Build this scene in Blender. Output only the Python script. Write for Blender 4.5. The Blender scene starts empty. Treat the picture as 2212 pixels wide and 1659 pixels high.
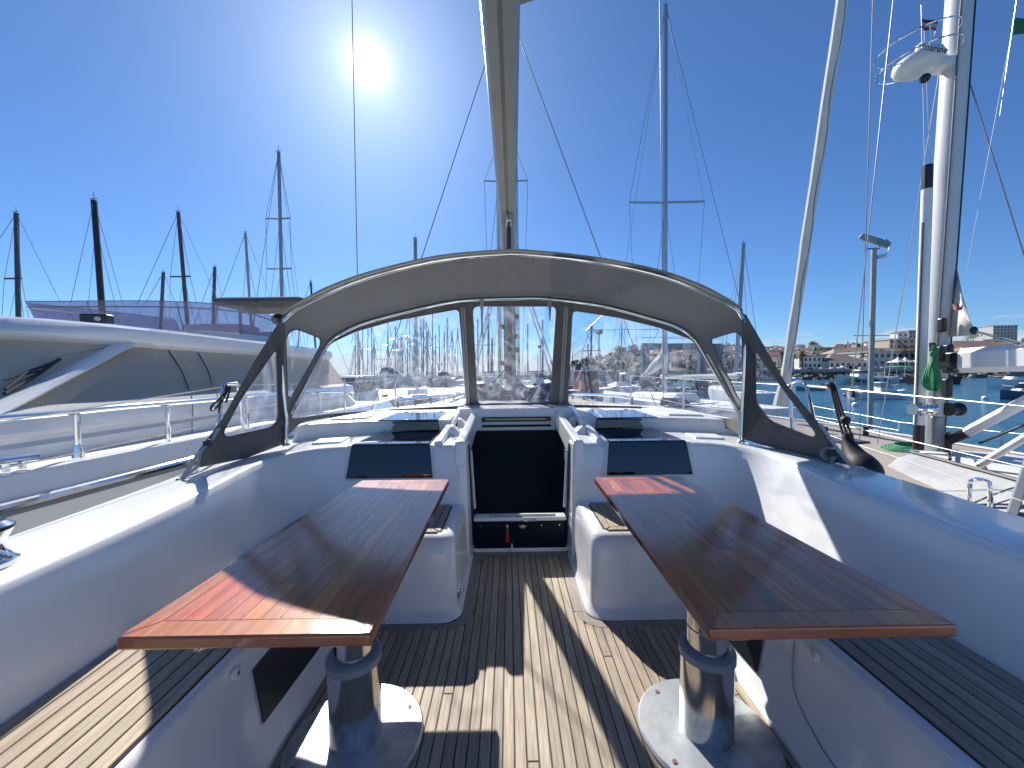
import bpy, bmesh, math, random
from mathutils import Vector, Matrix, geometry
from mathutils.bvhtree import BVHTree
rnd = random.Random(7)
S = bpy.context.scene
COL = S.collection
R_ = math.radians

# ------------------------------------------------------------------ camera
CAM = Vector((-0.074, 0.0, 1.42))
F = 831.0                                   # focal length in units of a 2212 x 1659 picture
ROT = Matrix.Rotation(R_(-0.45), 3, 'Z') @ Matrix.Rotation(R_(90 - 1.83), 3, 'X') @ Matrix.Rotation(R_(-0.62), 3, 'Z')
cd = bpy.data.cameras.new('camera'); cam = bpy.data.objects.new('camera', cd); COL.objects.link(cam)
cam.matrix_world = Matrix.Translation(CAM) @ ROT.to_4x4()
cd.sensor_width = 36; cd.lens = 36 * F / 2212; cd.clip_start = 0.05; cd.clip_end = 6000
S.camera = cam

# ------------------------------------------------------------------ sky, sun, exposure
SUN = (ROT @ Vector(((793 - 1106) / F, (829.5 - 137) / F, -1))).normalized()
SUN_EL = math.asin(SUN.z); SUN_AZ = math.atan2(SUN.x, SUN.y)
W = bpy.data.worlds.new('World'); S.world = W; W.use_nodes = True
wn, wl = W.node_tree.nodes, W.node_tree.links
for n in list(wn): wn.remove(n)
def WN(t, **k):
    n = wn.new(t)
    for a, v in k.items(): setattr(n, a, v)
    return n
sky = WN('ShaderNodeTexSky', sky_type='NISHITA', sun_disc=False, sun_elevation=SUN_EL, sun_rotation=SUN_AZ,
         altitude=0.0, air_density=0.9, dust_density=0.25, ozone_density=3.5)
geo = WN('ShaderNodeTexCoord')
def wmath(op, a, b=None, c=None):
    n = WN('ShaderNodeMath', operation=op)
    for i, v in enumerate((a, b, c)):
        if v is None: continue
        if isinstance(v, (int, float)): n.inputs[i].default_value = v
        else: wl.new(v, n.inputs[i])
    return n.outputs[0]
sep = WN('ShaderNodeSeparateXYZ'); wl.new(geo.outputs['Generated'], sep.inputs[0])
dot = WN('ShaderNodeVectorMath', operation='DOT_PRODUCT'); wl.new(geo.outputs['Generated'], dot.inputs[0]); dot.inputs[1].default_value = SUN
ang = wmath('ARCCOSINE', wmath('MINIMUM', dot.outputs['Value'], 0.999999))
# the sun and the bright air round it
aur = wmath('DIVIDE', 0.00032, wmath('ADD', wmath('POWER', ang, 2.0), 0.00002))
aur2 = wmath('MULTIPLY', wmath('EXPONENT', wmath('MULTIPLY', ang, -7.5)), 0.24)
aurs = wmath('ADD', wmath('MINIMUM', aur, 40.0), aur2)
# low bank of cloud over the horizon
mp = WN('ShaderNodeMapping'); wl.new(geo.outputs['Generated'], mp.inputs[0]); mp.inputs['Scale'].default_value = (5.0, 5.0, 26.0)
cn = WN('ShaderNodeTexNoise'); wl.new(mp.outputs[0], cn.inputs['Vector']); cn.inputs['Scale'].default_value = 2.2; cn.inputs['Detail'].default_value = 9; cn.inputs['Roughness'].default_value = 0.62
top = wmath('MULTIPLY_ADD', cn.outputs['Fac'], 0.16, -0.028)
cmask = WN('ShaderNodeMapRange', interpolation_type='SMOOTHSTEP'); wl.new(wmath('SUBTRACT', top, sep.outputs['Z']), cmask.inputs['Value'])
cmask.inputs['From Min'].default_value = -0.012; cmask.inputs['From Max'].default_value = 0.022
cl = wmath('MULTIPLY', cmask.outputs[0], 0.75)
bg1 = WN('ShaderNodeBackground'); bg1.inputs['Strength'].default_value = 0.092
tint = WN('ShaderNodeMix', data_type='RGBA', blend_type='MULTIPLY'); tint.inputs['Factor'].default_value = 1.0
wl.new(sky.outputs[0], tint.inputs['A']); tint.inputs['B'].default_value = (0.41, 0.605, 0.83, 1)
wl.new(tint.outputs['Result'], bg1.inputs['Color'])
bgc = WN('ShaderNodeBackground'); bgc.inputs['Color'].default_value = (0.86, 0.9, 0.95, 1); bgc.inputs['Strength'].default_value = 0.5
mixc = WN('ShaderNodeMixShader'); wl.new(cl, mixc.inputs[0]); wl.new(bg1.outputs[0], mixc.inputs[1]); wl.new(bgc.outputs[0], mixc.inputs[2])
bga = WN('ShaderNodeBackground'); bga.inputs['Color'].default_value = (1.0, 0.98, 0.95, 1); wl.new(aurs, bga.inputs['Strength'])
add = WN('ShaderNodeAddShader'); wl.new(mixc.outputs[0], add.inputs[0]); wl.new(bga.outputs[0], add.inputs[1])
wo = WN('ShaderNodeOutputWorld'); wl.new(add.outputs[0], wo.inputs[0])
ld = bpy.data.lights.new('sun', 'SUN'); ld.energy = 5.0; ld.angle = R_(0.53); ld.color = (1.0, 0.95, 0.87)
sun = bpy.data.objects.new('sun', ld); COL.objects.link(sun)
sun.rotation_euler = SUN.to_track_quat('Z', 'Y').to_euler()
sun.location = (0, 0, 30)
S.view_settings.view_transform = 'Standard'; S.view_settings.look = 'None'
S.view_settings.exposure = 0.75; S.view_settings.gamma = 1.0; S.view_settings.use_curve_mapping = False
S.render.engine = 'CYCLES'
S.cycles.use_adaptive_sampling = True; S.cycles.adaptive_threshold = 0.03; S.cycles.max_bounces = 7; S.cycles.transparent_max_bounces = 16; S.cycles.caustics_reflective = False; S.cycles.caustics_refractive = False
S.cycles.sample_clamp_indirect = 6.0
S.cycles.use_denoising = True

# ------------------------------------------------------------------ picture measure -> place (used to lay the place out to scale)
def ray(vx, vy): return ROT @ Vector(((vx - 1106) / F, -(vy - 829.5) / F, -1))
def PY(vx, vy, y):
    d = ray(vx, vy); return CAM + d * ((y - CAM.y) / d.y)
def PZ(vx, vy, z):
    d = ray(vx, vy); return CAM + d * ((z - CAM.z) / d.z)
def PX(vx, vy, x):
    d = ray(vx, vy); return CAM + d * ((x - CAM.x) / d.x)
def proj(p):
    q = ROT.transposed() @ (Vector(p) - CAM)
    return Vector((1106 + F * q.x / -q.z, 829.5 - F * q.y / -q.z))
V = Vector

# ------------------------------------------------------------------ materials
MATS = {}
def mat(name, col, rough=0.5, metal=0.0, col2=None, nscale=8.0, nstretch=(1, 1, 1), coat=0.0, coat_r=0.05, bump=0.0, bscale=None,
        rand=0.0, spec=0.5, detail=5.0, nlo=0.35, nhi=0.68, rough2=None, sheen=0.0, huerand=0.0):
    if name in MATS: return MATS[name]
    m = bpy.data.materials.new(name); m.use_nodes = True; MATS[name] = m
    nt = m.node_tree; N, L = nt.nodes, nt.links
    b = N['Principled BSDF']
    b.inputs['Base Color'].default_value = (*col, 1); b.inputs['Roughness'].default_value = rough; b.inputs['Metallic'].default_value = metal
    b.inputs['Specular IOR Level'].default_value = spec
    b.inputs['Coat Weight'].default_value = coat; b.inputs['Coat Roughness'].default_value = coat_r
    if sheen: b.inputs['Sheen Weight'].default_value = sheen
    if col2 is not None or bump or rand or rough2 is not None:
        tc = N.new('ShaderNodeTexCoord'); mp = N.new('ShaderNodeMapping'); L.new(tc.outputs['Object'], mp.inputs[0])
        oi = N.new('ShaderNodeObjectInfo')
        sc = N.new('ShaderNodeVectorMath'); sc.operation = 'SCALE'; sc.inputs[0].default_value = (37, 53, 71); L.new(oi.outputs['Random'], sc.inputs['Scale'])
        L.new(sc.outputs[0], mp.inputs['Location']); mp.inputs['Scale'].default_value = nstretch
        nz = N.new('ShaderNodeTexNoise'); nz.inputs['Scale'].default_value = nscale; nz.inputs['Detail'].default_value = detail; nz.inputs['Roughness'].default_value = 0.6
        L.new(mp.outputs[0], nz.inputs['Vector'])
        out = None
        if col2 is not None:
            mr = N.new('ShaderNodeMapRange'); L.new(nz.outputs['Fac'], mr.inputs['Value']); mr.inputs['From Min'].default_value = nlo; mr.inputs['From Max'].default_value = nhi
            mx = N.new('ShaderNodeMix'); mx.data_type = 'RGBA'; L.new(mr.outputs[0], mx.inputs['Factor'])
            mx.inputs['A'].default_value = (*col, 1); mx.inputs['B'].default_value = (*col2, 1); out = mx.outputs['Result']
        if rand or huerand:
            hs = N.new('ShaderNodeHueSaturation')
            if out: L.new(out, hs.inputs['Color'])
            else: hs.inputs['Color'].default_value = (*col, 1)
            r2 = N.new('ShaderNodeMapRange'); L.new(oi.outputs['Random'], r2.inputs['Value']); r2.inputs['To Min'].default_value = 1 - rand; r2.inputs['To Max'].default_value = 1 + rand
            L.new(r2.outputs[0], hs.inputs['Value'])
            if huerand:
                fr = N.new('ShaderNodeMath'); fr.operation = 'MULTIPLY'; fr.inputs[1].default_value = 17.3; L.new(oi.outputs['Random'], fr.inputs[0])
                f2 = N.new('ShaderNodeMath'); f2.operation = 'FRACT'; L.new(fr.outputs[0], f2.inputs[0])
                r3 = N.new('ShaderNodeMapRange'); L.new(f2.outputs[0], r3.inputs['Value']); r3.inputs['To Min'].default_value = 0.5 - huerand; r3.inputs['To Max'].default_value = 0.5 + huerand
                L.new(r3.outputs[0], hs.inputs['Hue'])
            out = hs.outputs[0]
        if out: L.new(out, b.inputs['Base Color'])
        if rough2 is not None:
            mr3 = N.new('ShaderNodeMapRange'); L.new(nz.outputs['Fac'], mr3.inputs['Value']); mr3.inputs['From Min'].default_value = 0.3; mr3.inputs['From Max'].default_value = 0.7
            mr3.inputs['To Min'].default_value = rough; mr3.inputs['To Max'].default_value = rough2; L.new(mr3.outputs[0], b.inputs['Roughness'])
        if bump:
            bp = N.new('ShaderNodeBump'); bp.inputs['Strength'].default_value = min(1, bump); bp.inputs['Distance'].default_value = 0.01
            if bscale:
                nb = N.new('ShaderNodeTexNoise'); nb.inputs['Scale'].default_value = bscale; nb.inputs['Detail'].default_value = 4; L.new(mp.outputs[0], nb.inputs['Vector']); L.new(nb.outputs['Fac'], bp.inputs['Height'])
            else: L.new(nz.outputs['Fac'], bp.inputs['Height'])
            L.new(bp.outputs[0], b.inputs['Normal'])
            if coat: L.new(bp.outputs[0], b.inputs['Coat Normal'])
    return m

def schlick(N, L, normal=None, f0=.04):
    g = N.new('ShaderNodeNewGeometry'); d = N.new('ShaderNodeVectorMath'); d.operation = 'DOT_PRODUCT'
    L.new(g.outputs['Incoming'], d.inputs[0]); L.new(normal if normal is not None else g.outputs['Normal'], d.inputs[1])
    a = N.new('ShaderNodeMath'); a.operation = 'ABSOLUTE'; L.new(d.outputs['Value'], a.inputs[0])
    b = N.new('ShaderNodeMath'); b.operation = 'SUBTRACT'; b.inputs[0].default_value = 1; L.new(a.outputs[0], b.inputs[1]); b.use_clamp = True
    c = N.new('ShaderNodeMath'); c.operation = 'POWER'; L.new(b.outputs[0], c.inputs[0]); c.inputs[1].default_value = 5
    e = N.new('ShaderNodeMath'); e.operation = 'MULTIPLY_ADD'; L.new(c.outputs[0], e.inputs[0]); e.inputs[1].default_value = 1 - f0; e.inputs[2].default_value = f0
    return e
def vinyl(name, haze=0.10, tint=(0.96, 0.97, 1.0), gloss=1.0, hazecol=(0.72, 0.78, 0.9), streak=0.25):
    m = bpy.data.materials.new(name); m.use_nodes = True; MATS[name] = m
    nt = m.node_tree; N, L = nt.nodes, nt.links
    for n in list(N): N.remove(n)
    o = N.new('ShaderNodeOutputMaterial')
    tr = N.new('ShaderNodeBsdfTransparent'); tr.inputs[0].default_value = (*tint, 1)
    gl = N.new('ShaderNodeBsdfGlossy'); gl.inputs['Roughness'].default_value = 0.04
    tl = N.new('ShaderNodeBsdfTranslucent'); tl.inputs[0].default_value = (*hazecol, 1)
    df = N.new('ShaderNodeBsdfDiffuse'); df.inputs[0].default_value = (*hazecol, 1)
    ad = N.new('ShaderNodeMixShader'); ad.inputs[0].default_value = 0.5; L.new(tl.outputs[0], ad.inputs[1]); L.new(df.outputs[0], ad.inputs[2])
    tc = N.new('ShaderNodeTexCoord')
    mp = N.new('ShaderNodeMapping'); L.new(tc.outputs['Object'], mp.inputs[0]); mp.inputs['Scale'].default_value = (3.2, 3.2, 1.1); mp.inputs['Rotation'].default_value = (0.3, 0.5, 0.2)
    nz = N.new('ShaderNodeTexNoise'); nz.inputs['Scale'].default_value = 2.6; nz.inputs['Detail'].default_value = 6; nz.inputs['Distortion'].default_value = 1.6; L.new(mp.outputs[0], nz.inputs['Vector'])
    mr = N.new('ShaderNodeMapRange'); L.new(nz.outputs['Fac'], mr.inputs['Value']); mr.inputs['From Min'].default_value = 0.45; mr.inputs['From Max'].default_value = 0.78
    mr.inputs['To Min'].default_value = haze * 0.35; mr.inputs['To Max'].default_value = haze + streak
    m1 = N.new('ShaderNodeMixShader'); L.new(mr.outputs[0], m1.inputs[0]); L.new(tr.outputs[0], m1.inputs[1]); L.new(ad.outputs[0], m1.inputs[2])
    bp = N.new('ShaderNodeBump'); bp.inputs['Strength'].default_value = 0.35; bp.inputs['Distance'].default_value = 0.03; L.new(nz.outputs['Fac'], bp.inputs['Height'])
    fr = schlick(N, L, bp.outputs[0]); L.new(bp.outputs[0], gl.inputs['Normal'])
    fm = N.new('ShaderNodeMath'); fm.operation = 'MULTIPLY'; fm.inputs[1].default_value = gloss; L.new(fr.outputs[0], fm.inputs[0])
    m2 = N.new('ShaderNodeMixShader'); L.new(fm.outputs[0], m2.inputs[0]); L.new(m1.outputs[0], m2.inputs[1]); L.new(gl.outputs[0], m2.inputs[2])
    L.new(m2.outputs[0], o.inputs[0]); return m

M_GEL = mat('gelcoat', (0.84, 0.84, 0.83), 0.22, col2=(0.80, 0.80, 0.79), nscale=3, coat=0.35, coat_r=0.08)
M_GELR = mat('gelcoat_matt', (0.74, 0.74, 0.73), 0.42, col2=(0.68, 0.69, 0.69), nscale=9)
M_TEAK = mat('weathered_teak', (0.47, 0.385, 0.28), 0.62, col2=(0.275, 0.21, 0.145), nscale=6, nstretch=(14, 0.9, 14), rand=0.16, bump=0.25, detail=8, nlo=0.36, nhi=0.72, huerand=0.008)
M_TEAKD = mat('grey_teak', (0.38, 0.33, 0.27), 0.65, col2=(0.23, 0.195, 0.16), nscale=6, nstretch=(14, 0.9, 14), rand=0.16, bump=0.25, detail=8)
M_CAULK = mat('caulking', (0.022, 0.02, 0.022), 0.7)
M_MAHOG = mat('varnished_mahogany', (0.52, 0.15, 0.030), 0.34, col2=(0.30, 0.072, 0.015), nscale=5, nstretch=(12, 0.8, 12), rand=0.34, spec=0.12, coat=1.0, coat_r=0.11, bump=0.07, bscale=40, detail=7, huerand=0.012)
MATS['varnished_mahogany'].node_tree.nodes['Principled BSDF'].inputs['Coat IOR'].default_value = 1.5
M_MAHOGE = mat('mahogany_edge', (0.30, 0.085, 0.028), 0.3, col2=(0.2, 0.05, 0.018), nscale=5, nstretch=(2, 2, 12), coat=1.0, coat_r=0.08)
def worn(src, name, col, lo, hi, scale, mx_):
    m = src.copy(); m.name = name; N, L = m.node_tree.nodes, m.node_tree.links; b = N['Principled BSDF']
    s_ = b.inputs['Base Color'].links[0].from_socket; tc = N.new('ShaderNodeTexCoord'); nz = N.new('ShaderNodeTexNoise'); nz.inputs['Scale'].default_value = scale; nz.inputs['Detail'].default_value = 9; nz.inputs['Roughness'].default_value = .68; nz.inputs['Distortion'].default_value = .8
    L.new(tc.outputs['Object'], nz.inputs['Vector']); mr = N.new('ShaderNodeMapRange'); L.new(nz.outputs['Fac'], mr.inputs['Value']); mr.inputs['From Min'].default_value = lo; mr.inputs['From Max'].default_value = hi; mr.inputs['To Max'].default_value = mx_
    x = N.new('ShaderNodeMix'); x.data_type = 'RGBA'; L.new(mr.outputs[0], x.inputs['Factor']); L.new(s_, x.inputs['A']); x.inputs['B'].default_value = (*col, 1); L.new(x.outputs['Result'], b.inputs['Base Color']); return m
M_MAHOGW = worn(M_MAHOG, 'worn_mahogany', (.50, .36, .30), .50, .72, 3.2, .26)
M_CHROME = mat('polished_steel', (0.78, 0.79, 0.80), 0.09, 1.0)
M_ALU = mat('anodised_aluminium', (0.70, 0.70, 0.70), 0.16, 1.0, col2=(0.62, 0.62, 0.62), nscale=3, nstretch=(1, 1, 30))
M_ALUP = mat('brushed_plate', (0.66, 0.68, 0.68), 0.34, 0.8, col2=(0.36, 0.40, 0.42), nscale=11, bump=0.12, rough2=0.55)
M_COLLAR = mat('grey_plastic_collar', (0.22, 0.24, 0.27), 0.4)
M_GLASSD = mat('smoked_acrylic', (0.006, 0.009, 0.016), 0.035, spec=0.6, coat=0.3, coat_r=0.02)
M_DOOR = mat('dark_acrylic_door', (0.006, 0.012, 0.024), 0.22, spec=0.14)
M_BLACK = mat('black_rubber', (0.012, 0.012, 0.013), 0.55)
M_BLACKP = mat('black_plastic', (0.02, 0.021, 0.023), 0.35)
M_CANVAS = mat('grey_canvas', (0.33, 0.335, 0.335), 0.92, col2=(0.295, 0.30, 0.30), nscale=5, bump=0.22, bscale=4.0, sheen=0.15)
def translucent(m, col, f):
    N, L = m.node_tree.nodes, m.node_tree.links; o = N['Material Output']; b = N['Principled BSDF']
    t = N.new('ShaderNodeBsdfTranslucent'); t.inputs[0].default_value = (*col, 1); x = N.new('ShaderNodeMixShader'); x.inputs[0].default_value = f
    L.new(b.outputs[0], x.inputs[1]); L.new(t.outputs[0], x.inputs[2]); L.new(x.outputs[0], o.inputs[0])
translucent(M_CANVAS, (.35, .36, .365), .26)
M_HEM = mat('canvas_hem', (0.20, 0.19, 0.18), 0.85)
M_STRAP = mat('grey_webbing', (0.42, 0.41, 0.39), 0.8)
M_BINDING = mat('pale_binding', (0.36, 0.36, 0.36), 0.7)
M_BOOM = mat('painted_boom', (0.29, 0.30, 0.29), 0.4, col2=(0.26, 0.27, 0.26), nscale=4)
M_SAILC = mat('sail_cloth', (0.72, 0.71, 0.66), 0.8, col2=(0.62, 0.61, 0.56), nscale=5, nstretch=(4, 4, .6))
M_WIRE = mat('rigging_wire', (0.42, 0.42, 0.44), 0.3, 0.7)
M_WIRED = mat('dark_rigging', (0.16, 0.15, 0.17), 0.5)
M_VENT = mat('dark_locker_panel', (.010, .016, .022), .38)
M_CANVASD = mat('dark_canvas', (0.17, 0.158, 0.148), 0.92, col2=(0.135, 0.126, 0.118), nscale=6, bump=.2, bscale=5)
M_LIFE = mat('lifeline_wire', (0.75, 0.73, 0.68), 0.25, 0.6)
M_NAVY = mat('navy_cover', (0.035, 0.055, 0.115), 0.75, col2=(0.025, 0.04, 0.09), nscale=6)
M_WOODL = mat('pale_wood_strip', (0.55, 0.43, 0.22), 0.5)
M_RED = mat('red_plastic', (0.45, 0.02, 0.02), 0.4)
M_WHITE = mat('white_paint', (0.80, 0.80, 0.79), 0.35)
M_BRASS = mat('nickel', (0.7, 0.68, 0.6), 0.2, 1.0)
M_VINYL = vinyl('clear_vinyl', 0.20, streak=0.20)
M_VINYLS = vinyl('clear_vinyl_side', 0.20, streak=0.24)

# ------------------------------------------------------------------ mesh building
class MB:
    def __init__(s): s.v = []; s.f = []
    def add(s, vs, fs):
        b = len(s.v); s.v += [tuple(p) for p in vs]; s.f += [tuple(b + i for i in f) for f in fs]; return s
    def box(s, x0, x1, y0, y1, z0, z1):
        return s.add([(x0, y0, z0), (x1, y0, z0), (x1, y1, z0), (x0, y1, z0), (x0, y0, z1), (x1, y0, z1), (x1, y1, z1), (x0, y1, z1)],
                     [(0, 3, 2, 1), (4, 5, 6, 7), (0, 1, 5, 4), (1, 2, 6, 5), (2, 3, 7, 6), (3, 0, 4, 7)])
    def hexa(s, a, b):      # two quads, bottom a and top b, counter-clockwise seen from above
        return s.add(list(a) + list(b), [(3, 2, 1, 0), (4, 5, 6, 7), (0, 1, 5, 4), (1, 2, 6, 5), (2, 3, 7, 6), (3, 0, 4, 7)])
    def obb(s, c, ax, ay, az):
        c, ax, ay, az = V(c), V(ax), V(ay), V(az)
        P = [c + i * ax + j * ay + k * az for k in (-1, 1) for (i, j) in ((-1, -1), (1, -1), (1, 1), (-1, 1))]
        return s.hexa(P[:4], P[4:])
    def prism(s, poly, d, cap=True):       # polygon of 3D points pushed along d
        n = len(poly); d = V(d); P = [V(p) for p in poly]
        fs = [(i, (i + 1) % n, (i + 1) % n + n, i + n) for i in range(n)]
        if cap: fs += [tuple(range(n - 1, -1, -1)), tuple(range(n, 2 * n))]
        return s.add(P + [p + d for p in P], fs)
    def grid(s, rows, closed=False):
        n = len(rows[0]); vs = [p for r in rows for p in r]; fs = []
        for i in range(len(rows) - 1):
            for j in range(n if closed else n - 1):
                k = (j + 1) % n; fs.append((i * n + j, i * n + k, (i + 1) * n + k, (i + 1) * n + j))
        return s.add(vs, fs)
    def tube(s, pts, r, n=8, closed=False, cap=True, flat=None):
        P = [V(p) for p in pts]; m = len(P)
        rs = r if isinstance(r, (list, tuple)) else [r] * m
        rows = []; up = None
        for i in range(m):
            if closed: t = (P[(i + 1) % m] - P[i - 1])
            else: t = P[min(i + 1, m - 1)] - P[max(i - 1, 0)]
            if t.length < 1e-9: t = V((0, 0, 1))
            t.normalize()
            if up is None: up = V((0, 0, 1)) if abs(t.z) < 0.9 else V((1, 0, 0))
            a = t.cross(up)
            if a.length < 1e-6: a = t.orthogonal()
            a.normalize(); b = a.cross(t).normalized(); up = b
            f2 = flat or 1.0
            rows.append([P[i] + a * (math.cos(2 * math.pi * k / n) * rs[i]) + b * (math.sin(2 * math.pi * k / n) * rs[i] * f2) for k in range(n)])
        if closed: rows.append(rows[0])
        b0 = len(s.v); s.grid(rows, True)
        if cap and not closed:
            s.f.append(tuple(b0 + k for k in range(n - 1, -1, -1))); s.f.append(tuple(b0 + (m - 1) * n + k for k in range(n)))
        return s
    def lathe(s, prof, c=(0, 0, 0), n=24, M=None):
        c = V(c); rows = []
        for r, z in prof:
            row = []
            for k in range(n):
                a = 2 * math.pi * k / n; p = V((r * math.cos(a), r * math.sin(a), z))
                row.append((M @ p if M else p) + c)
            rows.append(row)
        b0 = len(s.v); s.grid(rows, True)
        if prof[0][0] > 1e-6: s.f.append(tuple(b0 + k for k in range(n - 1, -1, -1)))
        if prof[-1][0] > 1e-6: s.f.append(tuple(b0 + (len(prof) - 1) * n + k for k in range(n)))
        return s
    def ell(s, c, rx, ry, rz, n=12, m=7):
        c = V(c); rows = []
        for i in range(m + 1):
            a = math.pi * i / m
            rows.append([c + V((rx * math.sin(a) * math.cos(2 * math.pi * k / n), ry * math.sin(a) * math.sin(2 * math.pi * k / n), -rz * math.cos(a))) for k in range(n)])
        return s.grid(rows, True)
    def build(s, name, m, parent=None, smooth=35, bevel=0, seg=3, solid=0, weld=False, subsurf=0):
        me = bpy.data.meshes.new(name); me.from_pydata(s.v, [], s.f); me.update()
        if weld:
            bm = bmesh.new(); bm.from_mesh(me); bmesh.ops.remove_doubles(bm, verts=bm.verts, dist=1e-5); bmesh.ops.recalc_face_normals(bm, faces=bm.faces); bm.to_mesh(me); bm.free()
        if smooth:
            me.polygons.foreach_set('use_smooth', [True] * len(me.polygons))
            me.set_sharp_from_angle(angle=R_(smooth))
        me.materials.append(m)
        o = bpy.data.objects.new(name, me); COL.objects.link(o)
        if parent: child(o, parent)
        if subsurf:
            q = o.modifiers.new('s', 'SUBSURF'); q.levels = q.render_levels = subsurf
        if solid:
            q = o.modifiers.new('t', 'SOLIDIFY'); q.thickness = solid; q.offset = 0
        if bevel:
            q = o.modifiers.new('b', 'BEVEL'); q.width = bevel; q.segments = seg; q.limit_method = 'ANGLE'; q.angle_limit = R_(30); q.harden_normals = False
            me.polygons.foreach_set('use_smooth', [True] * len(me.polygons))
        return o
def MW(o):
    return Matrix.Translation(o.location) if o.parent is None else o.get('_mw', None) or Matrix.Identity(4)
def child(o, p):
    o.parent = p
    t = p
    off = V((0, 0, 0))
    while t.parent: t = t.parent
    o.matrix_parent_inverse = Matrix.Translation(-t.location) if p is t else Matrix.Identity(4)
    return o
def thing(name, label, cat, loc=(0, 0, 0), group=None):
    o = bpy.data.objects.new(name, None); COL.objects.link(o); o.location = loc; o.empty_display_size = 0.1
    o['label'] = label; o['category'] = cat
    if group: o['group'] = group
    return o
def tag(o, label, cat, group=None):
    o['label'] = label; o['category'] = cat
    if group: o['group'] = group
    return o
def struct(o, label=None):
    o['kind'] = 'structure'
    if label: o['label'] = label
    return o
_pm = {}
def plank_mesh(w, l, t, m, key=''):
    k = (round(w, 4), round(l, 3), t, m.name, key)
    if k in _pm: return _pm[k]
    c = min(0.0022, w * 0.1); x, y = w / 2, l / 2
    vs = [(-x, -y, -t), (x, -y, -t), (x, y, -t), (-x, y, -t), (-x, -y, -c), (x, -y, -c), (x, y, -c), (-x, y, -c), (-x + c, -y + c, 0), (x - c, -y + c, 0), (x - c, y - c, 0), (-x + c, y - c, 0)]
    fs = [(0, 1, 5, 4), (1, 2, 6, 5), (2, 3, 7, 6), (3, 0, 4, 7), (4, 5, 9, 8), (5, 6, 10, 9), (6, 7, 11, 10), (7, 4, 8, 11), (8, 9, 10, 11)]
    me = bpy.data.meshes.new('plank'); me.from_pydata(vs, [], fs); me.update(); me.materials.append(m); _pm[k] = me
    return me
def plank(parent, cx, cy, z, w, l, m, t=0.012, rz=0.0, name='plank'):
    o = bpy.data.objects.new(name, plank_mesh(w, l, t, m)); COL.objects.link(o); child(o, parent)
    o.location = (cx, cy, z); o.rotation_euler = (0, 0, rz); return o
def poly_part(parent, name, pts, z, t, m, bevel=0.0015):
    return MB().prism([(p[0], p[1], z - t) for p in pts], (0, 0, t)).build(name, m, parent, bevel=bevel, seg=1)
def cr(pts, n):            # Catmull-Rom through pts, resampled to n points by length
    P = [V(p) for p in pts]; out = []
    for i in range(len(P) - 1):
        p0, p1, p2, p3 = P[max(i - 1, 0)], P[i], P[i + 1], P[min(i + 2, len(P) - 1)]
        for k in range(16):
            t = k / 16; t2, t3 = t * t, t * t * t
            out.append(0.5 * ((2 * p1) + (p2 - p0) * t + (2 * p0 - 5 * p1 + 4 * p2 - p3) * t2 + (3 * p1 - p0 - 3 * p2 + p3) * t3))
    out.append(P[-1])
    return resample(out, n)
def resample(P, n):
    L = [0.0]
    for a, b in zip(P, P[1:]): L.append(L[-1] + (b - a).length)
    res = []; j = 0
    for i in range(n):
        s = L[-1] * i / (n - 1)
        while j < len(P) - 2 and L[j + 1] < s: j += 1
        d = L[j + 1] - L[j]; t = 0 if d < 1e-12 else (s - L[j]) / d
        res.append(P[j].lerp(P[j + 1], max(0, min(1, t))))
    return res
def arc2(cx, cy, r, a0, a1, n): return [(cx + r * math.cos(R_(a0 + (a1 - a0) * i / n)), cy + r * math.sin(R_(a0 + (a1 - a0) * i / n))) for i in range(n + 1)]
# ================================================================== our yacht
yacht = thing('sailing_yacht', 'white sailing yacht with teak cockpit that the picture is taken from', 'sailing yacht', (0, 2, -1.5))

# --- hull below and beside the cockpit
def hull_rows(sec):
    rows = []
    for (y, hb, zt, zb, kb) in sec:
        rows.append([(-hb, y, zt), (-hb * 1.0, y, zt - 0.25), (-hb * 0.96, y, zt * 0.4 + zb * 0.6), (-kb, y, zb), (kb, y, zb), (hb * 0.96, y, zt * 0.4 + zb * 0.6), (hb, y, zt - 0.25), (hb, y, zt)])
    return rows
hs = [(-2.2, 2.05, .50, -1.7, 1.7), (0, 2.25, .52, -1.8, 1.8), (3, 2.33, .56, -1.8, 1.8), (6, 2.2, .66, -1.8, 1.6), (8.5, 1.7, .78, -1.8, 1.0), (10.5, .9, .9, -1.7, .4), (11.8, .06, 1.0, -1.5, .02)]
h = MB().grid(hull_rows(hs)); h.f.append(tuple(range(7, -1, -1))); h.build('hull', M_GEL, yacht)
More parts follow.
